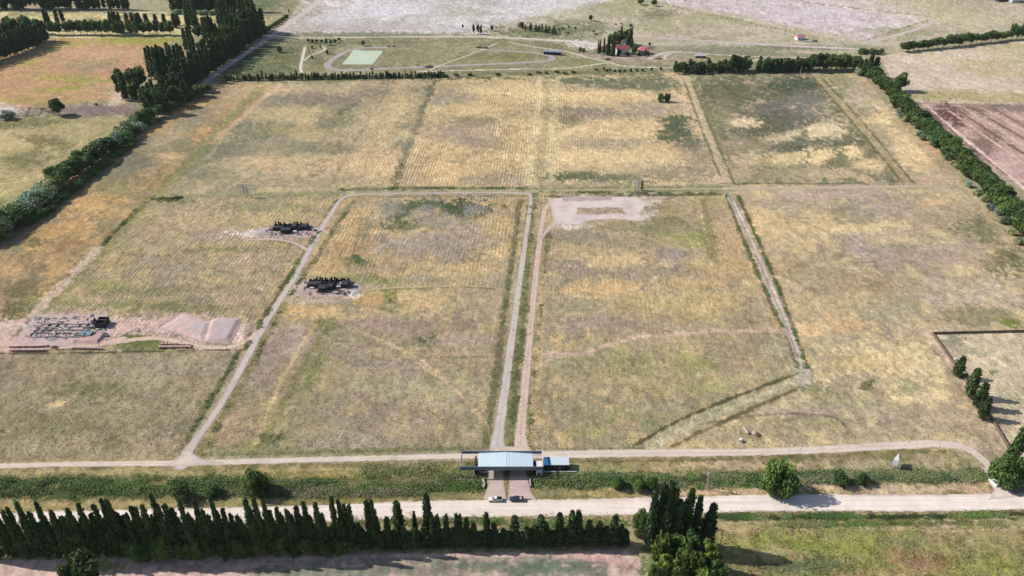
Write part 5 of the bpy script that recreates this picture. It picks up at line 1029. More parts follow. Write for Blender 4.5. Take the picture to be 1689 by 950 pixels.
for i, (bx, by) in enumerate([(1478,176),(1484,184),(1489,192),(1495,198),(1516,222),(1522,228),(1564,262),(1574,272),(1581,276),(1598,306),(1612,320),(1624,330),(1634,344),(1648,352),(1655,366),(1668,385),(1680,400)]):
    sc = .62 + .38*(by-120)/260
    tree('silver', bx-2, by+2, hpx(bx, by, by-13*sc), wpx(by, rr(14, 19)*sc), f"silvery shrub, {ordn(i)} from the far end along the right windbreak", 'silvery shrubs on the right windbreak')
# upper right row
i = 0; bx = 1490.0
while bx < 1760:
    by = 86 - (bx-1490)*.115 + rr(-1, 1); h = 20 + rr(-4, 5) + (5 if bx > 1660 else 0)
    tree(random.choice(['round', 'tall', 'cotton', 'round']), bx, by, hpx(bx, by, by-h), wpx(by, rr(13, 20)), f"leafy tree, {ordn(i)} from the left in the row above the fallow field", 'tree row above the fallow field'); i += 1; bx += rr(7, 10)
for i, bx in enumerate([1418,1424,1430,1436,1442,1448,1454]):
    tree('bush', bx, 89+rr(-1, 1), hpx(bx, 89, 78+rr(-1, 2)), wpx(89, 10), f"dark bush, {ordn(i)} from the left between the back hedge and the fallow field", 'dark bushes by the fallow field')

# ---------------------------------------------------------------- undergrowth that nobody could count
M_STUFF = stuff_mat('wild_growth')
def growth(name, label, cat, pts, hts, cols, nper, spread, blade):
    """clumps of leaf sprays at world points"""
    rs = np.random.default_rng(len(pts)); n = len(pts)
    C = np.repeat(pts, nper, 0) + rs.normal(0, 1, (n*nper, 2))*np.repeat(spread, nper)[:, None]
    z = np.repeat(hts, nper)*rs.uniform(.15, 1.0, n*nper)
    P3 = np.stack([C[:, 0], C[:, 1], z], 1); N = rs.normal(0, .8, P3.shape) + np.array([-.5, 0, 1.3])
    V, Fc = leaf_cloud(P3, N, 1.0, 1.0, rs, .3)
    s = np.repeat(np.repeat(blade, nper), 4)[:, None]; ctr = np.repeat(P3, 4, 0); V = ctr + (V-ctr)*s
    col = np.repeat(cols, nper, 0)*rs.uniform(.6, 1.35, (n*nper, 1)); col = np.repeat(col, 4, 0)
    o = link(name, np_mesh(name, V, Fc, M_STUFF, {'Col': np.clip(col, .005, .7)})); tag(o, label, cat, None, 'stuff'); return o
def px_points(n, fn):
    a = np.array([fn() for _ in range(n)]); x, y = G(a[:, 0], a[:, 1]); return np.stack([x, y], 1), a
GR = np.array([[.095,.185,.040],[.150,.205,.062],[.065,.110,.040],[.210,.215,.090],[.230,.220,.130]])
def band(n, x0, x1, yf, w):
    def f():
        x = rr(x0, x1); return (x, yf(x)+random.gauss(0, w))
    return px_points(n, f)
def veg(name, label, n, x0, x1, yf, w, h0, h1, pal, nper=20, blade=.27):
    pts, a = band(int(n*1.5), x0, x1, yf, w*1.05)
    nz = fbm(pts[:, 0]/9, pts[:, 1]/3.5, 71, 4, .65); keep = nz > .46; pts = pts[keep]; m = len(pts)
    hts = np.random.default_rng(n).uniform(h0, h1, m)*(.15+.75*sstep(nz[keep], .46, .68)); 
    f = fbm(pts[:, 0]/12, pts[:, 1]/3, 79+n % 9, 4, .7) + np.random.default_rng(n+1).normal(0, .05, m); pa = np.array(pal)
    cols = GR[pa[np.clip(((f-.30)/.40*len(pa)).astype(int), 0, len(pa)-1)]]
    growth(name, label, 'undergrowth', pts, hts, cols, nper, np.full(m, .9), np.full(m, blade))
veg('ditch_growth', 'rank green weeds filling the roadside ditch at the left of the gatehouse', 2600, -60, 480, lambda x: 803, 7.5, .3, 1.5, [0,1,0,3,2,0,2])
veg('ditch_growth', 'dark weeds and reeds in the ditch between the round shrub and the gatehouse', 1500, 420, 795, lambda x: 802-(x-420)*.01, 5.5, .4, 1.3, [0,1,2,3])
veg('reed_growth', 'grey-green reeds along the road side of the left ditch', 1000, 330, 700, lambda x: 813, 2.6, .6, 1.5, [4,3,1])
veg('ditch_growth', 'thick dark green weeds in the ditch right of the gatehouse', 2300, 880, 1270, lambda x: 792, 5.0, .3, 1.5, [2,0,4,1,2,3,0])
veg('ditch_growth', 'brownish green ditch weeds below the billboard', 2000, 1320, 1620, lambda x: 787-(x-1320)*.012, 4.0, .3, 1.0, [2,4,3,1,4,2])
veg('verge_growth', 'loose green weeds beside the frontage road', 1100, 600, 790, lambda x: 783, 8, .3, .9, [1,3,3], 9, .3)
veg('ditch_growth', 'grassy green ditch along the near side of the main road', 1300, 1190, 1840, lambda x: 852-(x-1190)*.006, 1.4, .15, .45, [2,0,1,3], 9, .24)
veg('ditch_growth', 'second green furrow of weeds at the edge of the near right field', 600, 1280, 1660, lambda x: 864, 1.6, .1, .35, [1,3,3], 9, .24)
veg('verge_growth', 'green weeds between the near poplars and the main road', 1500, 560, 1050, lambda x: 864, 4, .3, 1.0, [1,3,0], 9, .3)
veg('verge_growth', 'weeds behind the tall near poplars at the left', 900, -60, 560, lambda x: 868, 3, .3, 1.0, [1,3,4], 9, .3)
# strips of weeds along the lanes and ditches
def strip(name, label, pts, w, n, h, pal, nper=8, blade=.26):
    wp = [tuple(map(float, G(*p))) for p in smooth_line(pts)]; L = [math.hypot(b[0]-a[0], b[1]-a[1]) for a, b in zip(wp[:-1], wp[1:])]
    rs = np.random.default_rng(n); cs = np.cumsum([0]+L); s = rs.uniform(0, cs[-1], n); n = n; X_ = np.interp(s, cs, [p[0] for p in wp]); Y_ = np.interp(s, cs, [p[1] for p in wp])
    pt = np.stack([X_, Y_], 1) + rs.normal(0, w, (n, 2)); nz = fbm(pt[:, 0]/6, pt[:, 1]/6, 72); pt = pt[nz > .53]; m = len(pt)
    growth(name, label, 'weeds', pt, rs.uniform(.3, 1, m)*h*.4, GR[rs.choice(pal, m)], nper, np.full(m, .4), np.full(m, blade))
strip('lane_weeds', 'green weeds between the two middle lanes', [(879,340),(872,420),(866,500),(857,580),(848,650),(840,735)], 1.3, 1500, .6, [1,3,4])
strip('lane_weeds', 'dark weed line left of the middle lanes', [(858,330),(848,410),(836,480),(824,580),(808,690),(802,735)], .6, 700, .45, [3,1,4])
strip('lane_weeds', 'weed line right of the middle lanes', [(905,385),(896,470),(886,560),(878,650),(874,738)], .7, 700, .6, [1,3])
strip('lane_weeds', 'weeds on the left side of the slanting side lane', [(540,360),(500,420),(455,490),(415,560),(372,620),(340,670),(300,738)], .9, 1300, .5, [3,1,0])
strip('lane_weeds', 'weeds on the right side of the slanting side lane', [(575,345),(530,410),(470,500),(430,575),(395,640),(350,715),(335,748)], .9, 1400, .6, [1,3,4])
strip('ditch_weeds', 'green edge left of the grey strip in the right plots', [(1198,322),(1228,400),(1262,478),(1300,560),(1318,612)], .6, 900, .8, [0,1,3])
strip('ditch_weeds', 'green edge right of the grey strip in the right plots', [(1216,322),(1252,400),(1285,478),(1315,560),(1336,625)], .6, 900, .8, [0,1,2])
strip('ditch_weeds', 'dark green line along the ditch at the back of the middle plots', [(560,312),(700,310),(870,310)], .9, 1000, .9, [0,1,2])
strip('ditch_weeds', 'dark green line above the earth yard', [(872,316),(1000,318),(1100,319),(1195,318)], 1.4, 1300, .9, [0,1,2,3])
strip('ditch_weeds', 'dark weeds by the lane bend at the left path', [(262,327),(285,326),(300,325)], .8, 200, 1.3, [2,0])
strip('ditch_weeds', 'dark weed streaks on the grassy left path', [(230,345),(190,380),(170,405)], .7, 300, 1.0, [2,0])
# dry tufts standing all over the nearer plots
def tufts(n, x0, x1, y0, y1, label, name):
    rs = np.random.default_rng(n+5); a = rs.uniform(x0, x1, n); b = y1-(y1-y0)*rs.random(n)**1.0
    x, y = G(a, b); nz = fbm(x/5, y/5, 73, 4); keep = nz > .44; a, b, x, y = a[keep], b[keep], x[keep], y[keep]
    c, _, lab = land_colour(a, b, x, y); ok = lab >= 0
    names = np.array([z[0] in ('dry_field', 'enclosure', 'weedy_field', 'weedy_strip', 'pasture') for z in ZONES]+[False]); ok = names[lab]
    for rd in (): pass
    a, b, x, y, c = a[ok], b[ok], x[ok], y[ok], c[ok]
    m = len(x); base = np.stack([x, y, np.zeros(m)], 1)
    th = rs.uniform(0, np.pi, m); hh = rs.uniform(.12, .32, m); ww = rs.uniform(.2, .5, m)
    d = np.stack([np.cos(th), np.sin(th), np.zeros(m)], 1)*ww[:, None]; e = np.stack([-np.sin(th), np.cos(th), np.zeros(m)], 1)*ww[:, None]
    top = base + np.stack([rs.normal(0, .12, m), rs.normal(0, .12, m), hh], 1)
    V = np.stack([base-d, base+d, top, base-e, base+e, top], 1).reshape(-1, 3); Fc = np.arange(6*m).reshape(2*m, 3)
    col = np.repeat(c*rs.uniform(1.0, 1.7, (m, 1)), 6, 0)
    o = link(name, np_mesh(name, V, Fc, M_STUFF, {'Col': col})); tag(o, label, 'dry grass', None, 'stuff')
tufts(16000, -20, 1700, 330, 745, 'dry grass tufts standing all over the plots', 'dry_grass')
tufts(9000, 1100, 1700, 870, 1000, 'yellowish weed tufts on the near right field', 'field_weeds')
# ================================================================== BUILT THINGS
def gp(px, py, z=0.0):
    x, y = G(px, py, z); return float(x), float(y)
STEEL = plain('dark_steel', (124,132,150), .5, .08, .8, .4)
SHEET = plain('pale_roof_sheet', (214,232,238), .5, .05, .5, .4)
SHEETB = plain('blue_roof_sheet', (52,112,168), .45, .08, .5, .4)
WHITE = plain('white_paint', (232,232,230), .6, .04, 1.0)
CONC = plain('concrete', (186,180,170), .9, .12, 1.5, bump=.2)
DARKW = plain('dark_cladding', (58,56,60), .7, .12, 1.0)
BLOCK = plain('dark_block', (66,64,70), .85, .5, .8)  # dark block colour with strong random mottling, same on every face
BLOCKD = plain('mid_grey_block', (92,90,92), .9, .3, .8)
BLOCKL = plain('grey_block', (160,156,156), .9, .2, 1.0)
BRICK = plain('pale_brick', (222,186,172), .9, .14, 2.0)
PALLET = plain('pallet_wood', (112,84,66), .9, .2, 3.0)
ROOFR = plain('red_roof', (160,92,90), .8, .15, .6)
WOOD = plain('grey_wood', (150,140,128), .9, .15, 2.0)
GALV = plain('galvanised_steel', (190,192,194), .5, .08, 1.0, .4)
GLASS = plain('window_glass', (34,40,48), .08, .1, 1.0, .6)
RUBB = plain('rubber', (30,30,30), .8, .1, 2.0)
RUST = plain('brown_wall', (122,104,90), .9, .2, 1.0)
EARTH = plain('bare_earth', (196,168,160), .95, .12, .4, bump=.3)
EARTHG = plain('grey_earth', (194,168,164), .95, .16, .25, bump=.3)
TEAL = plain('teal_plastic', (120,150,158), .6, .1, 1.0)

# ---------------------------------------------------------------- entrance gatehouse
zt = 5.9; zb = 4.0
ax, ay = gp(759, 770, zt); bx_, by_ = gp(896, 769, zt)       # near edge of the frame top
fx, fy = gp(760, 743.5, zt)                                     # far edge
gdep = fy-ay; gw = bx_-ax
g0 = thing('gatehouse', 'long dark-framed entrance gatehouse with pale blue roof across the two driveways', 'gatehouse', (ax, ay, 0))
L_ = gw
MB().box(0, 0, zb, L_, .25, zt).build('front_fascia', STEEL, g0)
MB().box(0, gdep-.25, zb+.5, L_, gdep, zt).build('back_fascia', STEEL, g0)
MB().box(0, .25, zt-.55, .25, gdep-.25, zt-.01).build('end_beam', STEEL, g0)
MB().box(L_-.28, .25, zt-.6, L_-.02, gdep-.25, zt+.02).build('end_beam', WHITE, g0, )['label'] = 'white painted end beam on the right'
x0 = gp(789, 757, 5.3)[0]-ax; x1 = gp(835, 757, 5.3)[0]-ax; x2 = gp(879, 757, 5.3)[0]-ax
# two slopes of sheet roof, ridge running front to back, with standing seams
for (xa, xb, za, zb_) in ((x0, x1, 5.05, 5.55), (x1, x2, 5.55, 4.85)):
    m = MB(); m.add([(xa,.26,za),(xb,.26,zb_),(xb,gdep-.26,zb_),(xa,gdep-.26,za),(xa,.26,za-.12),(xb,.26,zb_-.12),(xb,gdep-.26,zb_-.12),(xa,gdep-.26,za-.12)], [(0,1,2,3),(7,6,5,4),(0,4,5,1),(1,5,6,2),(2,6,7,3),(3,7,4,0)])
    rf = m.build('roof', SHEET, g0); s = MB(); n = 9
    for k in range(1, n):
        t = k/n; xx = xa+(xb-xa)*t; zz = za+(zb_-za)*t; s.box(xx-.03, .27, zz+.003, xx+.03, gdep-.27, zz+.045)
    s.build('seam', SHEET, rf)
MB().box(x1-.09, .27, 5.555, x1+.09, gdep-.27, 5.62).build('ridge_cap', SHEET, g0)
# walls and piers below
for xx in (x0-1.1, x0+(x2-x0)*.52):
    MB().box(xx-.35, gdep*.12, 0, xx+.35, gdep*.9, zb).build('pier', DARKW, g0)
MB().box(x2-.2, .3, 0, x2+.1, gdep-.4, zb+.7).build('wall', DARKW, g0)
MB().box(x2+.1, gdep*.32, 0, x2+1.2, gdep*.62, 3.6).build('wall', DARKW, g0)
m = MB(); m.box(x2+1.25, gdep*.05, 0, L_-.3, gdep*.62, 3.7); m.build('guard_room', WHITE, g0)
m = MB(); m.box(x2+1.9, gdep*.05-.04, 1.0, x2+3.0, gdep*.05-.005, 2.2); m.build('window', GLASS, g0)
for t in (.05, .95):
    MB().box(.02, gdep*t-.12, 0, .24, gdep*t+.12, zb).build('post', STEEL, g0)
    MB().box(L_-.26, gdep*t-.12, 0, L_-.04, gdep*t+.12, zb+.01).build('post', STEEL, g0)
for k in range(7):
    xx = x0+(x2-x0)*(k+.5)/7; MB().box(xx-.06, .26, 4.5, xx+.06, gdep-.26, 4.7).build('roof_beam', STEEL, g0)
# boom barriers under the roof
for xx in (x0+2.2, x0+(x2-x0)*.6):
    b = thing('boom_barrier', 'white boom barrier across the %s driveway under the gatehouse roof' % ('left' if xx < x1 else 'right'), 'barrier', (ax+xx, ay+gdep*.45, 0))
    MB().box(-.15, -.15, 0, .15, .15, 1.1).build('cabinet', STEEL, b); MB().bar((.15, 0, .95), (4.4, 0, .95), .09).build('boom', WHITE, b)
# annex
cx, cy = gp(897, 766, 3.3); dx, dy = gp(939, 766, 3.3); ex, ey = gp(900, 754.5, 3.3)
an = thing('annex', 'small dark-walled building with pale sheet roof at the right of the gatehouse', 'building', (cx, cy, 0))
aw = dx-cx; ad = ey-cy
MB().box(.05, .08, 0, aw-.05, ad-.08, 3.05).build('wall', DARKW, an)
for (a, b, mt) in ((0, aw*.24, SHEETB), (aw*.24, aw, SHEET)):
    m = MB(); m.add([(a,-.1,3.10),(b,-.1,3.10),(b,ad+.1,3.5),(a,ad+.1,3.5),(a,-.1,2.98),(b,-.1,2.98),(b,ad+.1,3.38),(a,ad+.1,3.38)], [(0,1,2,3),(7,6,5,4),(0,4,5,1),(1,5,6,2),(2,6,7,3),(3,7,4,0)])
    rf = m.build('roof', mt, an)
    if mt is SHEETB: rf['label'] = 'deep blue roof sheet at the left end'
    s = MB(); n = max(2, int((b-a)/.9))
    for k in range(1, n):
        xx = a+(b-a)*k/n; s.add([(xx-.03,-.09,3.104),(xx+.03,-.09,3.104),(xx+.03,ad+.09,3.504),(xx-.03,ad+.09,3.504),(xx-.03,-.09,3.15),(xx+.03,-.09,3.15),(xx+.03,ad+.09,3.55),(xx-.03,ad+.09,3.55)], [(4,5,6,7),(0,4,7,3),(1,2,6,5),(0,1,5,4)])
    s.build('seam', WHITE if mt is SHEET else SHEETB, rf)
for xx in (1.4, 4.2, 7.4): 
    w = MB().box(xx, .03, 1.1, xx+1.1, .075, 2.1).build('window', GLASS, an)
MB().box(5.9, .02, 0, 6.8, .07, 2.15).build('door', STEEL, an)
wx0, wy0 = gp(896, 779.5); wx1, wy1 = gp(951, 778.5)
lw = MB().box(wx0, wy0-.2, -.1, wx1, wy0+.05, .75).build('low_wall', WHITE); tag(lw, 'low white wall along the front of the small annex building', 'wall')
lw2 = MB().box(gp(789,779)[0], wy0-.1, -.1, gp(806,779)[0], wy0+.1, .5).build('low_wall', WHITE); tag(lw2, 'short low white wall under the left bay of the gatehouse', 'wall')
# small site clutter under and beside the gate
for (px_, py_, l) in [(836,806,'left bare sapling on the strip between the two driveways'),(839,800,'right bare sapling on the strip between the two driveways'),(824,741,'left white marker post behind the gatehouse'),(905,744,'right white marker post behind the gatehouse')]:
    x_, y_ = gp(px_, py_); r = thing('marker_post' if 'post' in l else 'sapling', l, 'post' if 'post' in l else 'sapling', (x_, y_, 0)); MB().bar((0, 0, 0), (.1, 0, 2.6), .12, 6, .06).build('stem' if 'sap' in l else 'shaft', WOOD if 'sap' in l else WHITE, r)
    if 'sap' in l:
        for a in range(6): MB().bar((.04, 0, 1.0+a*.25), (.04+.5*math.cos(a*2.1), .5*math.sin(a*2.1), 1.5+a*.25), .05, 4, .02).build('branch', WOOD, r)
# culvert parapets of the driveway crossing
def parapet(pts, h, label, w=.45, mat=CONC):
    m = MB(); P_ = [gp(*p) for p in pts]
    for a, b in zip(P_[:-1], P_[1:]): 
        d = Vector((b[0]-a[0], b[1]-a[1])); n = Vector((-d.y, d.x)).normalized()*w/2
        m.prism([(a[0]-n.x, a[1]-n.y), (b[0]-n.x, b[1]-n.y), (b[0]+n.x, b[1]+n.y), (a[0]+n.x, a[1]+n.y)], -.2, h)
    return tag(m.build('culvert_parapet', mat), label, 'parapet')
parapet([(796,792),(799,799),(797,806)], .9, 'pale concrete culvert wing wall left of the two driveways', .8)
parapet([(874,793),(875,804)], 1.0, 'pale concrete culvert wall right of the two driveways', .5)
parapet([(1632,791),(1644,803)], 1.3, 'white culvert parapet on the left of the lane by the main road', .9, WHITE)
parapet([(1660,792),(1671,803)], 1.3, 'white culvert parapet on the right of the lane by the main road', .6, WHITE)
# ---------------------------------------------------------------- pickups
def arc(cx, cz, r, a0, a1, n): return [(cx+r*math.cos(a0+(a1-a0)*k/n), cz+r*math.sin(a0+(a1-a0)*k/n)) for k in range(n+1)]
def pickup(label, x, y, rz, paint, load):
    r = thing('pickup_truck', label, 'pickup', (x, y, 0), rz)
    # nose toward -x
    arcs = [(-1.6, .40), (1.65, .40)]
    prof = [(-2.62, .50), (-2.66, .80), (-2.55, 1.02), (-1.30, 1.16), (2.62, 1.13), (2.66, .55)]
    low = []
    for cxw, cr in reversed(arcs): low += [(cxw+cr*math.cos(t), .42+cr*math.sin(t)) for t in np.linspace(0, math.pi, 8)]
    prof = prof + low
    m = MB(); n = len(prof)
    vs = [(px_, -.92, pz) for px_, pz in prof] + [(px_, .92, pz) for px_, pz in prof]
    m.add(vs, [(k, (k+1) % n, n+(k+1) % n, n+k) for k in range(n)]+[tuple(range(n)), tuple(range(n, 2*n))[::-1]])
    body = m.build('body', paint, r)
    # bed walls and floor raised around an open bed
    bm_ = MB(); bm_.box(.78, -.93, 1.13, 2.66, -.84, 1.34); bm_.box(.78, .84, 1.13, 2.66, .93, 1.34); bm_.box(2.58, -.84, 1.132, 2.665, .84, 1.335); bm_.box(.78, -.84, 1.131, .84, .84, 1.335); bm_.build('bed_wall', paint, r)
    MB().box(.85, -.83, 1.135, 2.57, .83, 1.15).build('bed_floor', RUBB, r)
    cab = MB(); cab.add([(-1.15,-.88,1.14),(.80,-.88,1.14),(.80,.88,1.14),(-1.15,.88,1.14),(-.55,-.72,1.76),(.66,-.72,1.76),(.66,.72,1.76),(-.55,.72,1.76)], [(4,5,6,7),(0,1,5,4),(1,2,6,5),(2,3,7,6),(3,0,4,7)])
    c = cab.build('cab', paint, r)
    def pane(nm, q):
        MB().add(q, [(0,1,2,3)]).build(nm, GLASS, c)
    def lerp(a, b, t): return tuple(a[i]+(b[i]-a[i])*t for i in range(3))
    A, B_, C_, D_ = (-1.15,-.885,1.14), (.80,-.885,1.14), (.66,-.725,1.76), (-.55,-.725,1.76)
    for s in (1, -1):
        for t0, t1 in ((.06,.30),(.33,.60),(.64,.93)):
            q = [lerp(lerp(A,B_,t0), lerp(D_,C_,t0), .15), lerp(lerp(A,B_,t1), lerp(D_,C_,t1), .15), lerp(lerp(A,B_,t1), lerp(D_,C_,t1), .88), lerp(lerp(A,B_,t0), lerp(D_,C_,t0), .88)]
            pane('side_window', [(a, (b-.012)*s, z) for a, b, z in q])
    pane('windscreen', [(-1.10,-.80,1.20),(-1.10,.80,1.20),(-.60,.66,1.72),(-.60,-.66,1.72)][::-1])
    pane('rear_window', [(.80,-.72,1.22),(.80,.72,1.22),(.695,.62,1.68),(.695,-.62,1.68)])
    for wxx in (-1.6, 1.65):
        for s in (-1, 1):
            vs = []; nn = 18
            for side in (s*.70, s*.93):
                vs += [(wxx+.37*math.cos(2*math.pi*k/nn), side, .37+.37*math.sin(2*math.pi*k/nn)) for k in range(nn)]
            wm = MB(); wm.add(vs, [(k, (k+1) % nn, nn+(k+1) % nn, nn+k) for k in range(nn)]+[tuple(range(nn)), tuple(range(nn, 2*nn))[::-1]]); wh = wm.build('wheel', RUBB, r)
            vs = [(wxx+.2*math.cos(2*math.pi*k/10), s*.937, .37+.2*math.sin(2*math.pi*k/10)) for k in range(10)]
            MB().add(vs, [tuple(range(10))]).build('rim', GALV, wh)
    for s in (-1, 1):
        MB().box(-2.645, s*.72-.16, .78, -2.56, s*.72+.16, .98).build('headlight', GLASS if paint is not WHITE else GALV, r)
        MB().box(2.655, s*.84-.07, .80, 2.675, s*.84+.07, 1.10).build('tail_light', ROOFR, r)
        MB().box(-.98, s*1.0-.09, 1.22, -.86, s*1.0+.09, 1.38).build('mirror', paint, r)
    MB().box(-2.74, -.86, .42, -2.62, .86, .62).build('bumper', GALV, r); MB().box(2.64, -.86, .42, 2.76, .86, .60).build('bumper', GALV, r)
    if load:
        MB().box(1.0, -.7, 1.16, 2.0, .7, 1.32).build('bed_liner', CONC, r)
    return r
NAVY = plain('navy_paint', (46,60,88), .35, .04, 1.0, .5)
x_, y_ = gp(817, 825.5); pickup('white double-cab pickup parked left of the driveways by the main road', x_, y_, math.radians(1.5), WHITE, False)
x_, y_ = gp(852, 825); pickup('dark blue double-cab pickup parked right of the white one', x_, y_, math.radians(-1), NAVY, True)
# ---------------------------------------------------------------- billboard: a three-sided hoarding on posts
def V3(px, py, z): x, y = gp(px, py, z); return Vector((x, y, z))
zl = 2.3; zh = 6.3
a_ = V3(1480.5, 768, 0); b0 = Vector((a_.x, a_.y, 0)); 
N1 = Vector(gp(1480, 769-0, zl*1.0)+(zl,)); Lf = Vector(gp(1471, 766, zl)+(zl,)); Fr = Vector(gp(1480.0, 755.5, zl)+(zl,))
bb = thing('billboard', 'white three-sided billboard on two posts on the verge below the lane', 'billboard', (0, 0, 0))
LOGO = plain('blue_print', (70,110,170), .6, .1, 1.0)
def panel(nm, p, q, parent, mat=WHITE, z0=zl, z1=zh, th=.08):
    d = Vector((q.x-p.x, q.y-p.y)); n = Vector((-d.y, d.x)).normalized()*th
    m = MB(); m.prism([(p.x, p.y), (q.x, q.y), (q.x+n.x, q.y+n.y), (p.x+n.x, p.y+n.y)], z0, z1); return m.build(nm, mat, parent)
pz = zh-1.3
panel('panel', Lf, N1, bb, z1=pz); panel('panel', N1, Fr, bb, z1=pz); panel('panel', Fr, Lf, bb, z1=pz+.01)
m = MB(); m.prism([(Lf.x, Lf.y), (N1.x, N1.y), (Fr.x, Fr.y)], pz+.012, pz+.07); m.build('top_panel', WHITE, bb)
for t in (.3, .72):
    p = N1.lerp(Fr, t); MB().box(p.x-.62, p.y-.12, -.2, p.x-.38, p.y+.12, zl+.3).build('post', GALV, bb)
# blue lettering-like mark on the left and near faces
for t, zz, w in ((.45, 3.9, .14), (.60, 3.2, .10), (.30, 3.3, .07)):
    p = Fr.lerp(Lf, t); q = Fr.lerp(Lf, t+w); d = Vector((q.x-p.x, q.y-p.y)); n = Vector((d.y, -d.x)).normalized()*.03
    if (n.x > 0): n = -n
    mm = MB(); mm.add([(p.x+n.x, p.y+n.y, zz), (q.x+n.x, q.y+n.y, zz), (q.x+n.x, q.y+n.y, zz+.7), (p.x+n.x, p.y+n.y, zz+.7)], [(0,1,2,3)]); mm.build('mark', LOGO, bb)
# ---------------------------------------------------------------- boundary wall
wall_px = [(1860,545),(1689,547.5),(1538,551),(1600,640),(1640,700),(1664,742)]
bw = thing('boundary_wall', 'low brown wall enclosing the pale paddock at the right edge', 'wall', (0, 0, 0))
pw = [gp(*p) for p in wall_px]
for a, b in zip(pw[:-1], pw[1:]):
    L0 = math.hypot(b[0]-a[0], b[1]-a[1]); n = max(1, int(L0/5)); ux, uy = (b[0]-a[0])/L0, (b[1]-a[1])/L0
    for k in range(n):
        s0 = L0*k/n+.12; s1 = L0*(k+1)/n-.12
        nx_, ny_ = -uy*.12, ux*.12; hh = 1.35+random.uniform(-.08, .08)
        MB().prism([(a[0]+ux*s0-nx_, a[1]+uy*s0-ny_), (a[0]+ux*s1-nx_, a[1]+uy*s1-ny_), (a[0]+ux*s1+nx_, a[1]+uy*s1+ny_), (a[0]+ux*s0+nx_, a[1]+uy*s0+ny_)], -.2, hh).build('wall_panel', RUST, bw)
        cxp, cyp = a[0]+ux*(s1+.12), a[1]+uy*(s1+.12); MB().box(cxp-.18, cyp-.18, -.2, cxp+.18, cyp+.18, 1.55).build('pier', RUST, bw)
o = MB().box(-.6, -.5, -.1, .6, .5, 1.4).build('white_tank', WHITE); o.location = gp(1576, 594)+(0,); tag(o, 'small white tank beside the topmost tree at the boundary wall', 'tank')
# ---------------------------------------------------------------- roofless house shells
def shell(label, px0, py0, px1, rooms, cross, extra, bumps):
    """rooms: x stations; walls rise from a slab; front toward camera"""
    x0, y0 = gp(px0, py0); x1, _ = gp(px1, py0); wd = x1-x0; h = 2.4; t = .2
    rs = random.Random(int(px0))
    r = thing('house_shell', label, 'unfinished house', (x0, y0, 0))
    MB().box(-.4, -.4, -.2, wd+.4, 10.4, .12).build('slab', EARTHG, r)
    def wall(xa, ya, xb, yb, h_=h, gaps=()):
        # solid wall with door-height gaps, gaps in fractions
        L0 = math.hypot(xb-xa, yb-ya); hor = abs(xb-xa) > abs(yb-ya); cuts = [0]+[g for gg in gaps for g in gg]+[1]; m = MB()
        for i in range(0, len(cuts), 2):
            a, b = cuts[i], cuts[i+1]
            if hor: m.box(xa+(xb-xa)*a, ya-t/2, .12, xa+(xb-xa)*b, ya+t/2, h_)
            else: m.box(xa-t/2, ya+(yb-ya)*a, .12, xa+t/2, ya+(yb-ya)*b, h_)
        for a, b in gaps:   # sills
            if hor: m.box(xa+(xb-xa)*a, ya-t/2+.01, .12, xa+(xb-xa)*b, ya+t/2-.01, .95)
            else: m.box(xa-t/2+.01, ya+(yb-ya)*a, .12, xa+t/2-.01, ya+(yb-ya)*b, .95)
        m.build('wall', BLOCK if rs.random() < .75 else BLOCKD, r)
    st = [wd*f for f in rooms]
    for k, xx in enumerate(st): wall(xx, bumps[k], xx, 9.8, h+rs.uniform(-.9, .1), ((.4, .55),))
    for k in range(len(st)-1):
        yf = min(bumps[k], bumps[k+1]); yf = bumps[k] if k % 2 else bumps[k+1]
        wall(st[k]+t/2, yf, st[k+1]-t/2, yf, h-rs.uniform(0, 1.1), ((.3, .72),))
        wall(st[k]+t/2, 9.8, st[k+1]-t/2, 9.8, h+rs.uniform(-.9, .5), ((.3, .6),))
        if k % 2 == 0: wall(st[k]+t/2, 5.4, st[k+1]-t/2, 5.4, h-.1, ((.6, .8),))
    for (a, b, c, d, z, mt) in extra: MB().box(wd*a, b, .125, wd*c, d, z).build('ring_beam' if mt is BLOCK else 'white_sheet', mt, r)
    return r
shell('black-walled roofless house shell at the upper side lane junction', 448, 384, 504, [0,.14,.30,.44,.55,.66,.80,1.0], None,
      [(.28,-1.2,.56,2.4,2.6,BLOCK),(.62,-.2,.74,1.0,1.2,WHITE),(.02,2.6,.3,5.0,2.4,BLOCK),(.55,4.0,.68,8.6,2.5,BLOCK),(.82,4.2,.98,7.4,2.3,BLOCK)], [2.4,2.4,1.6,-1.2,-1.2,2.2,2.6,3.2])
shell('black-walled roofless house shell beside the lower side lane junction', 505, 479, 572, [0,.16,.30,.42,.53,.66,.84,1.0], None,
      [(.32,-2.0,.50,2.0,2.6,BLOCK),(.08,1.2,.18,2.0,1.0,WHITE),(.55,0,.65,3.5,2.6,BLOCK),(.72,2.2,.82,3.0,1.0,WHITE),(.84,2.4,1.0,6.4,2.5,BLOCK),(.02,2.6,.28,6.2,2.4,BLOCK),(.78,-1.0,.86,-.2,.7,BLOCK)], [2.4,2.4,1.2,-2.0,-1.2,1.6,2.2,2.2])
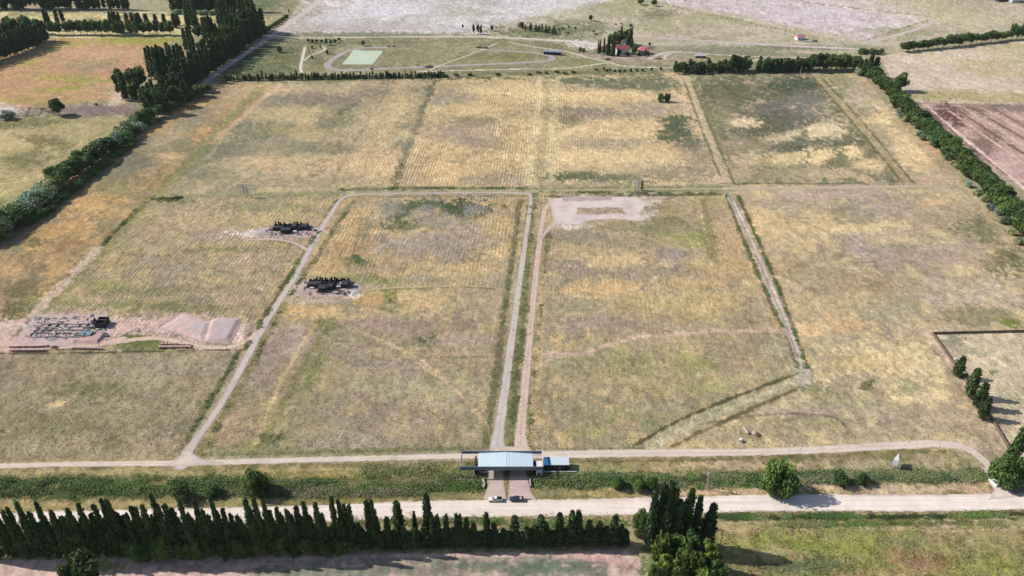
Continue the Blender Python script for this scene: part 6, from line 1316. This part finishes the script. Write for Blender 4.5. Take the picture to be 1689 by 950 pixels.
def heap(label, px, py, w, h, mat, name='rubble_heap', cat='heap', long=1.0):
    x, y = gp(px, py); rs = np.random.default_rng(int(px*7+py)); n = 14; vs = []; rings = [(1, 0), (.75, .45), (.4, .85)]
    for rf_, zf in rings: vs += [(w*long*rf_*math.cos(2*math.pi*k/n)*rs.uniform(.8, 1.15), w*rf_*math.sin(2*math.pi*k/n)*rs.uniform(.8, 1.15), h*zf*rs.uniform(.75, 1.2)-.1) for k in range(n)]
    vs.append((0, 0, h)); fs = []
    for r_ in range(2): fs += [(r_*n+k, r_*n+(k+1) % n, (r_+1)*n+(k+1) % n, (r_+1)*n+k) for k in range(n)]
    fs += [(2*n+k, 2*n+(k+1) % n, 3*n) for k in range(n)]
    o = MB().add(vs, fs).build(name, mat); o.location = (x, y, 0); return tag(o, label, cat)
heap('pale rubble heap right of the lower house shell', 588, 481, 2.6, .9, CONC, long=1.3)
heap('whitish heap farther right of the lower house shell', 581, 486, 1.6, .7, WHITE)
heap('small dark spoil heap at the right end of the lower shell yard', 585, 473, 1.7, .6, BLOCK, 'spoil_heap', long=1.6)
heap('grey gravel heap left of the upper house shell', 428, 385, 3.2, .7, CONC, 'gravel_heap', long=1.7)
heap('pinkish soil heap just left of the upper house shell', 438, 381, 1.6, .7, EARTH, 'soil_heap')
heap('small dark pile at the lane corner by the upper shell', 520, 380, 1.4, .8, BLOCK, 'spoil_heap')
heap('small dark heap at the lane side of the lower shell yard', 489, 474, 1.0, .5, BLOCKL, 'spoil_heap')
# ---------------------------------------------------------------- foundations with low block walls
fo = thing('house_foundation', 'grid of low grey block foundation walls on the pink yard at left', 'foundation', gp(48, 556)+(0,))
fx0, fy0 = gp(48, 556); fx1, _ = gp(158, 556); fd = gp(60, 535)[1]-fy0; fw = fx1-fx0
def lowwall(x0, y0, x1, y1, h=.55, mat=BLOCKL):
    t = .17; m = MB()
    if abs(x1-x0) > abs(y1-y0): m.box(x0, y0-t, 0, x1, y0+t, h)
    else: m.box(x0-t, y0, 0, x0+t, y1, h)
    m.build('foundation_wall', mat, fo)
rs = random.Random(4); YS = [0, fd*.28, fd*.52, fd*.78, fd]; XS = [0, fw*.12, fw*.24, fw*.36, fw*.47, fw*.58, fw*.70, fw*.80, fw*.92]
for i, yy in enumerate(YS):
    for k in range(len(XS)-1):
        if rs.random() < (.35 if i not in (0, 4) else .05): continue
        if i == 4 and k > 6: continue
        lowwall(XS[k]+.18+(.12*yy), yy, XS[k+1]-.18+(.12*yy), yy, rs.uniform(.35, .8), BLOCKL if (i+k) % 4 else CONC)
for k, xx in enumerate(XS):
    for i in range(len(YS)-1):
        if rs.random() < .3 and k: continue
        lowwall(xx+.12*YS[i], YS[i]+.18, xx+.12*YS[i], YS[i+1]-.18, rs.uniform(.35, .9), BLOCKL if (i+k) % 4 else BLOCK)
MB().box(fw*.72, fd*.1, 0, fw*.90, fd*.42, .5).build('screed', TEAL, fo)
bk = thing('block_shed', 'black open-topped block shed at the right end of the foundations', 'shed', gp(157, 541)+(0,))
for (a, b, c, d, h) in ((0,0,5.2,.25,2.6),(0,.27,.25,6,2.9),(4.95,.27,5.2,6,3.2),(.27,5.75,4.93,6,3.0),(-3.2,3.2,-.02,3.45,1.4),(-3.2,5.0,-2.9,7.4,1.6)): MB().box(a, b, 0, c, d, h).build('wall', BLOCK, bk)
MB().box(.3, 2.9, 3.02, 4.9, 3.05, 3.12).build('lintel', CONC, bk)
for (px_, py_, w, h, mt, l) in [(63,526,1.8,.9,BLOCKL,'grey heap at the upper left corner of the foundation yard'),(76,527,1.8,.9,BLOCKL,'grey block pile right of the corner heap in the foundation yard'),(104,525,1.5,1.0,CONC,'pale pile behind the middle of the foundations'),(122,524,1.3,.8,BLOCKL,'small grey pile behind the right part of the foundations'),(86,559,2.2,.5,BLOCKL,'flat dark mound in front of the foundations'),
      (150,521,1.6,1.0,CONC,'whitish pile left of the black block shed'),(154,552,1.8,.8,BLOCK,'black pile in front of the block shed'),(149,541,1.9,.6,BLOCK,'flat black pile at the left foot of the block shed'),(107,558,1.0,.5,BLOCKL,'little mound right of the flat dark one'),(46,539,2.2,.5,CONC,'low grey mound left of the foundations'),(135,549,1.6,.5,BLOCK,'low dark strip of blocks on the teal slab')]:
    heap(l, px_, py_, w, h, mt, 'material_heap', long=1.3)
# ---------------------------------------------------------------- brick pallets
def pallet_proto():
    r = thing('brick_pallet', '', 'brick pallet', (0, 0, 0), 0, 'brick pallets along the lower edge of the construction yard')
    m = MB()
    for yy in (-.5, -.06, .38): m.box(-.6, yy, 0, .6, yy+.12, .1)
    m.box(-.6, -.5, .1, .6, .5, .14); m.build('pallet', PALLET, r)
    for k in range(3):
        m = MB(); m.box(-.56, -.46, .145+k*.34, .56, .46, .145+k*.34+.325); m.build('brick_layer', BRICK, r)
    return r
pp = pallet_proto(); first = True
rows = [((18,573),(77,572),15,'in the upper left row'),((20,579),(72,578.5),14,'in the lower left row'),((121,575.5),(167,576),10,'in the short middle row'),((264,574),(314,573.5),12,'in the lower right row'),((268,569),(292,568.5),5,'in the rear right-hand row'),((298,569.5),(310,570),3,'ending the rear right-hand row')]
for (a, b, n, l) in rows:
    for k in range(n):
        t = k/(n-1); x, y = gp(a[0]+(b[0]-a[0])*t, a[1]+(b[1]-a[1])*t); lab = f"pallet of pale bricks, {ordn(k)} from the left {l}"
        x += random.uniform(-.1, .1); y += random.uniform(-.15, .15)
        if first: pp.location = (x, y, 0); pp['label'] = lab; first = False
        else: copy_thing(pp, lab, (x, y, 0), random.uniform(-.08, .08))
for px_, py_, l in [(74,571,'dark tarpaulin heap at the right end of the left brick rows'),(90,573,'weedy spoil strip right of the left brick rows'),(312,571,'dark heap at the right end of the right brick rows'),(275,567,'dark timber pile behind the right brick rows')]:
    heap(l, px_, py_, 1.3, .9, BLOCK if 'dark' in l else PALLET, 'material_heap', long=1.8)
# ---------------------------------------------------------------- concrete pipes and rubble near the lane
def tube(label, px, py, L0, r0, ang, mat, zc=None):
    x, y = gp(px, py); n = 16; o_ = []
    for r_ in (r0, r0*.8):
        for xx in (-L0/2, L0/2): o_ += [(xx, r_*math.cos(2*math.pi*k/n), r_*math.sin(2*math.pi*k/n)+r0) for k in range(n)]
    fs = [(k, (k+1) % n, n+(k+1) % n, n+k) for k in range(n)] + [(2*n+k, 3*n+k, 3*n+(k+1) % n, 2*n+(k+1) % n) for k in range(n)]
    fs += [(k, 2*n+k, 2*n+(k+1) % n, (k+1) % n) for k in range(n)] + [(n+k, n+(k+1) % n, 3*n+(k+1) % n, 3*n+k) for k in range(n)]
    o = MB().add(o_, fs).build('concrete_pipe', mat); o.location = (x, y, -.05); o.rotation_euler = (0, 0, ang); return tag(o, label, 'pipe')
tube('long grey concrete pipe lying on the dry grass near the diagonal ditch', 1230, 711, 4.2, .55, math.radians(108), CONC)
tube('short whitish pipe piece nearest the frontage road', 1222, 728, 1.6, .7, math.radians(60), WHITE)
heap('brownish rubble pile right of the long concrete pipe', 1245, 714, 1.6, .9, EARTH, long=.8)
heap('dark scrap pile beside the brownish rubble', 1250, 717, 1.5, .8, PALLET, 'scrap_pile')
heap('small pale stone heap left of the long pipe', 1219, 713, .6, .4, CONC, 'stone_heap')
# ---------------------------------------------------------------- houses with red roofs
def house(label, px, py, w, d, h, rise, wallm, roofm, rz=0.0, chim=True, hip=False, nwin=3):
    x, y = gp(px, py); r = thing('house', label, 'house', (x, y, 0), rz)
    m = MB(); m.box(-w/2, 0, -.2, w/2, d, h); m.build('wall', wallm, r)
    o = .4; m = MB()
    if hip:
        vs = [(-w/2-o,-o,h),(w/2+o,-o,h),(w/2+o,d+o,h),(-w/2-o,d+o,h),(-w/4,d/2,h+rise),(w/4,d/2,h+rise)]
        m.add(vs, [(0,1,5,4),(1,2,5),(2,3,4,5),(3,0,4),(3,2,1,0)])
    else:
        vs = [(-w/2-o,-o,h-.05),(-w/2-o,d+o,h-.05),(-w/2-o,d/2,h+rise),(w/2+o,-o,h-.05),(w/2+o,d+o,h-.05),(w/2+o,d/2,h+rise)]
        m.add(vs, [(0,3,5,2),(1,2,5,4),(0,2,1),(3,4,5),(0,1,4,3)])
    rf = m.build('roof', roofm, r)
    if chim: MB().box(w*.2-.4, d*.55, h+rise*.3, w*.2+.4, d*.55+.8, h+rise+.9).build('chimney', wallm, rf)
    for k in range(nwin):
        xx = -w/2+w*(k+.5)/nwin; f = MB().box(xx-.6, -.04, 1.0, xx+.6, -.005, 2.2).build('window', WHITE, r); MB().box(xx-.5, -.06, 1.1, xx+.5, -.045, 2.1).build('pane', GLASS, f)
    MB().box(-w/2+.3, -.035, 0, -w/2+1.2, -.005, 2.05).build('door', PALLET, r)
    return r
house('red-roofed house at the left, half hidden by thin poplars', 998, 86, 11, 8, 3.2, 2.6, CONC, ROOFR, .2)
house('red-roofed house behind the others among the dark trees', 1018, 78, 12, 8, 3.6, 3.0, WHITE, ROOFR, -.1)
house('tall white-fronted house with red roof in the middle of the group', 1027, 90, 13, 9, 5.6, 3.2, WHITE, ROOFR, .05, nwin=4)
house('house with pinkish red hip roof at the right end of the group', 1061, 90, 11, 9, 4.0, 3.6, CONC, plain('faded_red_roof', (214,128,128), .8, .12, .6), -.15, hip=True)
for i, (tx, ty, by, w, k) in enumerate([(988,65,90,3.2,'column'),(991,65,90,3.2,'column'),(997.5,62,90,3.4,'column'),(1004,58,91,3.6,'column'),(1007,55,91,3.6,'column'),(1011,60,91,3.4,'column'),(1015,62,91,3.2,'column'),(1026,42,76,5,'poplar'),(1043,44,76,5,'poplar'),(1040,46,78,5,'poplar'),(1035,48,76,6,'poplar')]):
    tree_top(k, tx, ty, by, w, f"thin poplar, {ordn(i)} from the left standing around the red-roofed houses", 'thin poplars around the houses')
for i, (tx, ty, by, w, k) in enumerate([(1016,50,74,17,'cotton'),(1010,54,78,12,'cotton'),(1034,47,74,18,'round'),(1042,60,78,10,'silver'),(1047,74,90,11,'round'),(1030,62,80,9,'silver'),(1008,84,92,8,'bush'),(1020,86,92,8,'bush'),(1036,84,92,9,'bush'),(1053,86,92,8,'bush'),(1070,84,92,5,'bush'),(1072,68,77,5,'tall')]):
    tree_top(k, tx, ty, by, w, f"{'silvery' if k=='silver' else 'dark green'} tree, {ordn(i)} of the garden trees around the red-roofed houses", 'garden trees around the houses')
for i, (tx, ty, by, w, k) in enumerate([(1002,72,91,6,'column'),(1012,70,92,7,'column'),(1022,78,92,7,'round'),(1024,52,76,9,'tall'),(1031,50,76,9,'tall'),(1038,52,78,9,'tall'),(1019,56,76,9,'tall'),(1048,70,91,9,'tall'),(1066,78,92,5,'bush'),(1006,66,91,4,'column')]):
    tree_top(k, tx, ty, by, w, f"dark tree, {ordn(i)} of those hiding the red-roofed houses", 'dark trees hiding the houses')
house('tiny house with faded pink roof on the far dirt plain', 1321, 66, 8.5, 7, 3.0, 2.6, WHITE, plain('pink_roof', (214,150,168), .8, .12, .6), .25, chim=False, nwin=2)
ml = thing('farm_trailer', 'grey trailer with raised sides standing right of the tiny far house', 'trailer', gp(1341, 69)+(0,))
MB().box(-5, 0, .6, 5, 2.4, 1.0).build('deck', GALV, ml); MB().box(-2, 0, 1.01, 1, 2.4, 2.6).build('load', CONC, ml); MB().box(3, 0, 1.01, 4, 2.2, 2.0).build('crate', DARKW, ml)
for xx in (-3.5, 3.5): MB().bar((xx, -.1, .45), (xx, 2.5, .45), .9, 12).build('wheel', RUBB, ml)
lw = MB().box(-6, 0, 0, 6, .3, 1.2).build('low_wall', WHITE); lw.location = gp(1334, 69.5)+(0,); tag(lw, 'low white wall between the tiny far house and the trailer', 'wall')
for i, (px_, py_, w, d, h, wm, l) in enumerate([(1657,3,17,8,3.2,DARKW,'dark low shed at the top right corner'),(1675,5,10,8,4.5,GALV,'pale silo-like building at the top right corner'),(1688,4,8,7,3,CONC,'grey hut cut by the right edge at the top corner')]):
    house(l, px_, py_, w, d, h, 1.2, wm, GALV if i else BLOCK, 0.1, chim=False, nwin=2)
# long shelter by the park path and shed by the back hedge
x0_, y0_ = gp(897, 89); x1_, y1_ = gp(926, 90.5)
an_ = math.atan2(y1_-y0_, x1_-x0_); sh = thing('park_shelter', 'long grey park shelter with dark open bays beside the white path', 'shelter', (x0_, y0_, 0), an_); ln = math.hypot(x1_-x0_, y1_-y0_)
MB().box(0, .3, 0, ln, .5, 3.0).build('back_wall', DARKW, sh); MB().add([(-.4,-2.6,3.3),(ln+.4,-2.6,3.3),(ln+.4,3.2,3.7),(-.4,3.2,3.7),(-.4,-2.6,3.1),(ln+.4,-2.6,3.1),(ln+.4,3.2,3.5),(-.4,3.2,3.5)], [(0,1,2,3),(7,6,5,4),(0,4,5,1),(1,5,6,2),(2,6,7,3),(3,7,4,0)]).build('roof', plain('lilac_roof', (150,154,172), .5, .06, 1.0), sh)
for k in range(7): MB().box(ln*k/6-.12, -2.3, 0, ln*k/6+.12, -2.05, 3.1).build('post', GALV, sh)
for k in (0, 2): MB().box(ln*k/6+.3, -1.6, 0, ln*(k+1)/6-.3, .28, 2.4).build('kiosk', DARKW, sh)
house('small bluish shed with pale roof behind the back hedge', 1156, 96, 11, 4, 2.6, .8, plain('bluish_wall', (96,104,128), .8, .1, 1.0), plain('pale_lilac_roof', (200,196,208), .6, .08, 1.0), 0, chim=False, nwin=4)
for i, (px_, py_, w, l) in enumerate([(641,77,1.6,'left of the two dark benches above the sports court'),(650,76.5,1.4,'right of the two dark benches above the sports court'),(790,78,3,'left dark mound at the top of the diagonal park path'),(801,79,3.2,'right dark mound at the top of the diagonal park path'),(708,110,4,'dark ramp by the foot of the diagonal park path'),(613,114,1.8,'dark box below the sports court on the track'),(1003,98,2.6,'dark mound between the houses and the white path'),(1086,97,3,'brown brush pile right of the houses'),(1233,93.5,2.8,'dark bank beside the right park path')]):
    heap(l, px_, py_, w, 1.2, BLOCK if 'brown' not in l else PALLET, 'dark_mound' if 'mound' in l or 'bank' in l or 'ramp' in l else 'brush_pile' if 'brush' in l else 'bench', 'park object', long=1.4)
# goal frames on the court
for s, px_, py_ in (('left', 572, 95), ('right', 624, 96)):
    gx_, gy_ = gp(px_, py_); g = thing('goal', f'small white goal at the {s} end of the sports court', 'goal', (gx_, gy_, 0))
    for yy in (-1.5, 1.5): MB().bar((0, yy, 0), (0, yy, 2), .1).build('post', WHITE, g)
    MB().bar((0, -1.5, 2.04), (0, 1.5, 2.04), .1).build('crossbar', WHITE, g)
# ---------------------------------------------------------------- poles, pylons, wires
def pole(px, py, top, label, w=.30, arm=0.0, mat=WOOD, lean=0.0):
    x, y = gp(px, py); h = float(height_for(px, py, top)); r = thing('utility_pole', label, 'pole', (x, y, -.1), 0)
    MB().bar((0, 0, 0), (lean, 0, h), w, 8, w*.6).build('shaft', mat, r)
    if arm:
        MB().bar((-arm, 0, h-.35), (arm, 0, h-.35), .12).build('crossarm', mat, r)
        for s in (-1, 0, 1): MB().bar((s*arm*.85, 0, h-.3), (s*arm*.85, 0, h-.05), .12, 6).build('insulator', WHITE, r)
    return r, (x, y, h)
tr, (tx_, ty_, th_) = pole(1165, 808, 777, 'concrete transformer pole on the verge above the main road', .42, 1.0, CONC)
MB().box(-.55, -.35, th_-2.2, .5, .35, th_-1.1).build('transformer', GALV, tr); MB().box(.1, -.3, th_-2.9, .6, .3, th_-2.3).build('switch_box', GALV, tr)
pl = []
for (px_, py_, tp, w, arm, l, mt) in [(1427,799,776,.25,.5,'wooden pole beside the main road below the billboard',WOOD),(1028,736,714,.22,0,'pale thin post at the lower edge of the plots right of the lanes',CONC),(574,741,722,.22,.5,'thin wooden pole at the lower edge of the plot left of the lanes',WOOD),(158,750,735,.22,.4,'leaning wooden pole on the lower left plot',WOOD),(263,748,731,.22,.4,'wooden pole left of the side lane mouth',WOOD),(48,751,741,.25,0,'short stub post at the far left of the lower plot',WOOD),
     (420,528,509,.22,.4,'wooden pole at the upper bend of the lane by the earth platforms',WOOD),(376,584,569,.2,.3,'thin pole at the corner of the lower left plot',WOOD),(646,540,528,.2,0,'thin post standing in the middle left plot',WOOD),(1284,578,560,.3,.5,'pale double post beside the grey strip in the right plots',CONC),(1215,650,632,.2,0,'thin post near the diagonal ditch',WOOD),
     (907,137,125,.3,0,'white post on the far plot line',WHITE),(1119,123,114,.35,0,'left white post before the back hedge',WHITE),(1124,124,118,.35,0,'right white post before the back hedge',WHITE),(667,133,126,.25,0,'thin white post behind the middle back plot',WHITE),(1320,122,109,.5,0,'pale bare trunk before the back hedge',CONC),
     (1178,317,304,.35,0,'white post at the crossing of tracks',WHITE),(1195,324,312,.35,0,'white post below the crossing of tracks',WHITE),(1493,311,298,.4,.6,'white braced post at the end of the back track',WHITE),(781,318,304,.22,0,'thin post on the lane along the back ditch',WOOD),(286,323,303,.25,.4,'pale thin pole near the left bend of the back path',CONC),
     (640,62,52,.3,0,'white lamp post on the country road, left one',WHITE),(732,60,50,.3,0,'white lamp post on the country road, middle one',WHITE),(825,62,50,.3,0,'white lamp post on the country road, right one',WHITE),(1046,60,30,.4,0,'tall white mast behind the red-roofed houses',WHITE),(1478,12,0,.5,0,'dark pole at the top right by the stony field',WOOD),(1187,904,873,.3,.8,'pole standing in the shade right of the tall poplar group',WOOD)]:
    r, p = pole(px_, py_, tp, l, w, arm, mt); pl.append(((px_, py_), p))
def pylon(px, py, top, label, mat):
    x, y = gp(px, py); h = float(height_for(px, py, top)); r = thing('lattice_pylon', label, 'pylon', (x, y, -.1)); w = 2.6
    for sx in (-1, 1):
        for sy in (-1, 1): MB().bar((sx*w*.5, sy*w*.5, 0), (sx*w*.5, sy*.35, h), .22).build('leg', mat, r)
    m = MB(); n = 4
    for k in range(n):
        z0, z1 = h*k/n, h*(k+1)/n
        for sy in (-1, 1):
            ya = sy*(w*.5*(1-k/n)+.35*k/n); yb = sy*(w*.5*(1-(k+1)/n)+.35*(k+1)/n)
            m.bar((-w*.5, ya, z0), (w*.5, yb, z1), .11); m.bar((w*.5, ya, z0), (-w*.5, yb, z1), .11); m.bar((-w*.5, yb, z1), (w*.5, yb, z1), .13)
    m.build('bracing', mat, r); MB().bar((-4.2, 0, h+.05), (4.2, 0, h+.05), .3).build('crossarm', mat, r)
    for s in (-4, -1.3, 1.3, 4): MB().bar((s, 0, h-.7), (s, 0, h-.1), .16, 6).build('insulator', WHITE, r)
    return (x, y, h)
p1 = pylon(407, 325, 304, 'grey lattice pylon on the left part of the back ditch line', GALV)
p2 = pylon(1050, 319, 298, 'pale lattice pylon above the earth yard', GALV)
WIRE = plain('wire', (150,148,140), .6, .05, 1.0)
def wire(a, b, sag, label, w=.05):
    pts = [Vector(a).lerp(Vector(b), k/24) - Vector((0, 0, 4*sag*(k/24)*(1-k/24))) for k in range(25)]; m = MB()
    for p, q in zip(pts[:-1], pts[1:]): m.bar(p, q, w, 3)
    tag(m.build('power_line', WIRE), label, 'power line')
for s, nm in ((-4, 'nearest the camera'), (4, 'farthest from the camera')):
    wire((p1[0]+s, p1[1], p1[2]-.7), (p2[0]+s, p2[1], p2[2]-.7), 3.0, f'thin power line between the two lattice pylons, the one on their {"left" if s < 0 else "right"} arm ends')
wire((p2[0]+1, p2[1], p2[2]-.7), (pl[18][1][0], pl[18][1][1], pl[18][1][2]), 3.0, 'thin power line from the right pylon to the braced post')
wire((tx_, ty_, th_), (pl[0][1][0], pl[0][1][1], pl[0][1][2]), 1.6, 'power line between the transformer pole and the pole below the billboard')
q = gp(-60, 806); wire((tx_, ty_, th_), (q[0], q[1], 9.0), 5, 'long power line running left from the transformer pole over the ditch', .06)
wire((pl[2][1][0], pl[2][1][1], pl[2][1][2]), (pl[4][1][0], pl[4][1][1], pl[4][1][2]), 1.5, 'thin wire between the two poles at the lower edge of the plots')
# long fence between main plots and park: thin posts
fn = thing('wire_fence', 'thin post and wire fence along the lower edge of the plots', 'fence', (0, 0, 0))
fp = along([(330,751),(600,744.5),(800,739)], 40); m = MB(); prev = None
for (px_, py_) in fp:
    x, y = gp(px_, py_); MB().box(x-.06, y-.06, -.1, x+.06, y+.06, 1.3).build('post', WOOD, fn)
    if prev:
        for z in (.5, 1.1): m.bar((prev[0], prev[1], z), (x, y, z), .025, 3)
    prev = (x, y)
m.build('wire', WIRE, fn)

# ---------------------------------------------------------------- air
hz = MB().box(-1300, -150, -3, 1300, 2600, 236).build('haze', None); hz.data.materials.clear()
hm = bpy.data.materials.new('haze'); hm.use_nodes = True; hm.node_tree.nodes.clear()
ho = hm.node_tree.nodes.new('ShaderNodeOutputMaterial'); hv_ = hm.node_tree.nodes.new('ShaderNodeVolumePrincipled')
hv_.inputs['Density'].default_value = .00002; hv_.inputs['Color'].default_value = (.86, .92, 1, 1); hm.node_tree.links.new(hv_.outputs[0], ho.inputs['Volume'])
hz.data.materials.append(hm); hz['kind'] = 'stuff'; hz['label'] = 'thin summer haze over the fields'; hz['category'] = 'haze'

# ---------------------------------------------------------------- loose rubble and offcuts on the building yards
def rubble(label, px0, py0, px1, py1, n, mat, big=.5):
    rs = np.random.default_rng(int(px0)); m = MB()
    for _ in range(n):
        x, y = gp(rs.uniform(px0, px1), rs.uniform(py0, py1)); w, d, h = rs.uniform(.12, big), rs.uniform(.12, big), rs.uniform(.1, .45); a = rs.uniform(0, 3.14)
        m.box(-w, -d, -.1, w, d, h, Matrix.Translation((x, y, 0)) @ Matrix.Rotation(a, 4, 'Z'))
    tag(m.build('rubble', mat), label, 'rubble', None, 'stuff')
rubble('loose grey blocks strewn over the foundation yard', 42, 522, 172, 560, 190, BLOCKL)
rubble('dark offcuts strewn over the foundation yard', 60, 530, 178, 556, 110, BLOCKD)
rubble('loose blocks strewn around the lower house shell', 500, 464, 590, 486, 110, BLOCKL)
rubble('dark blocks strewn around the lower house shell', 500, 462, 580, 486, 80, BLOCK, .8)
rubble('loose blocks strewn around the upper house shell', 440, 374, 518, 390, 90, BLOCKL)
rubble('dark blocks strewn around the upper house shell', 444, 372, 512, 388, 70, BLOCK, .8)
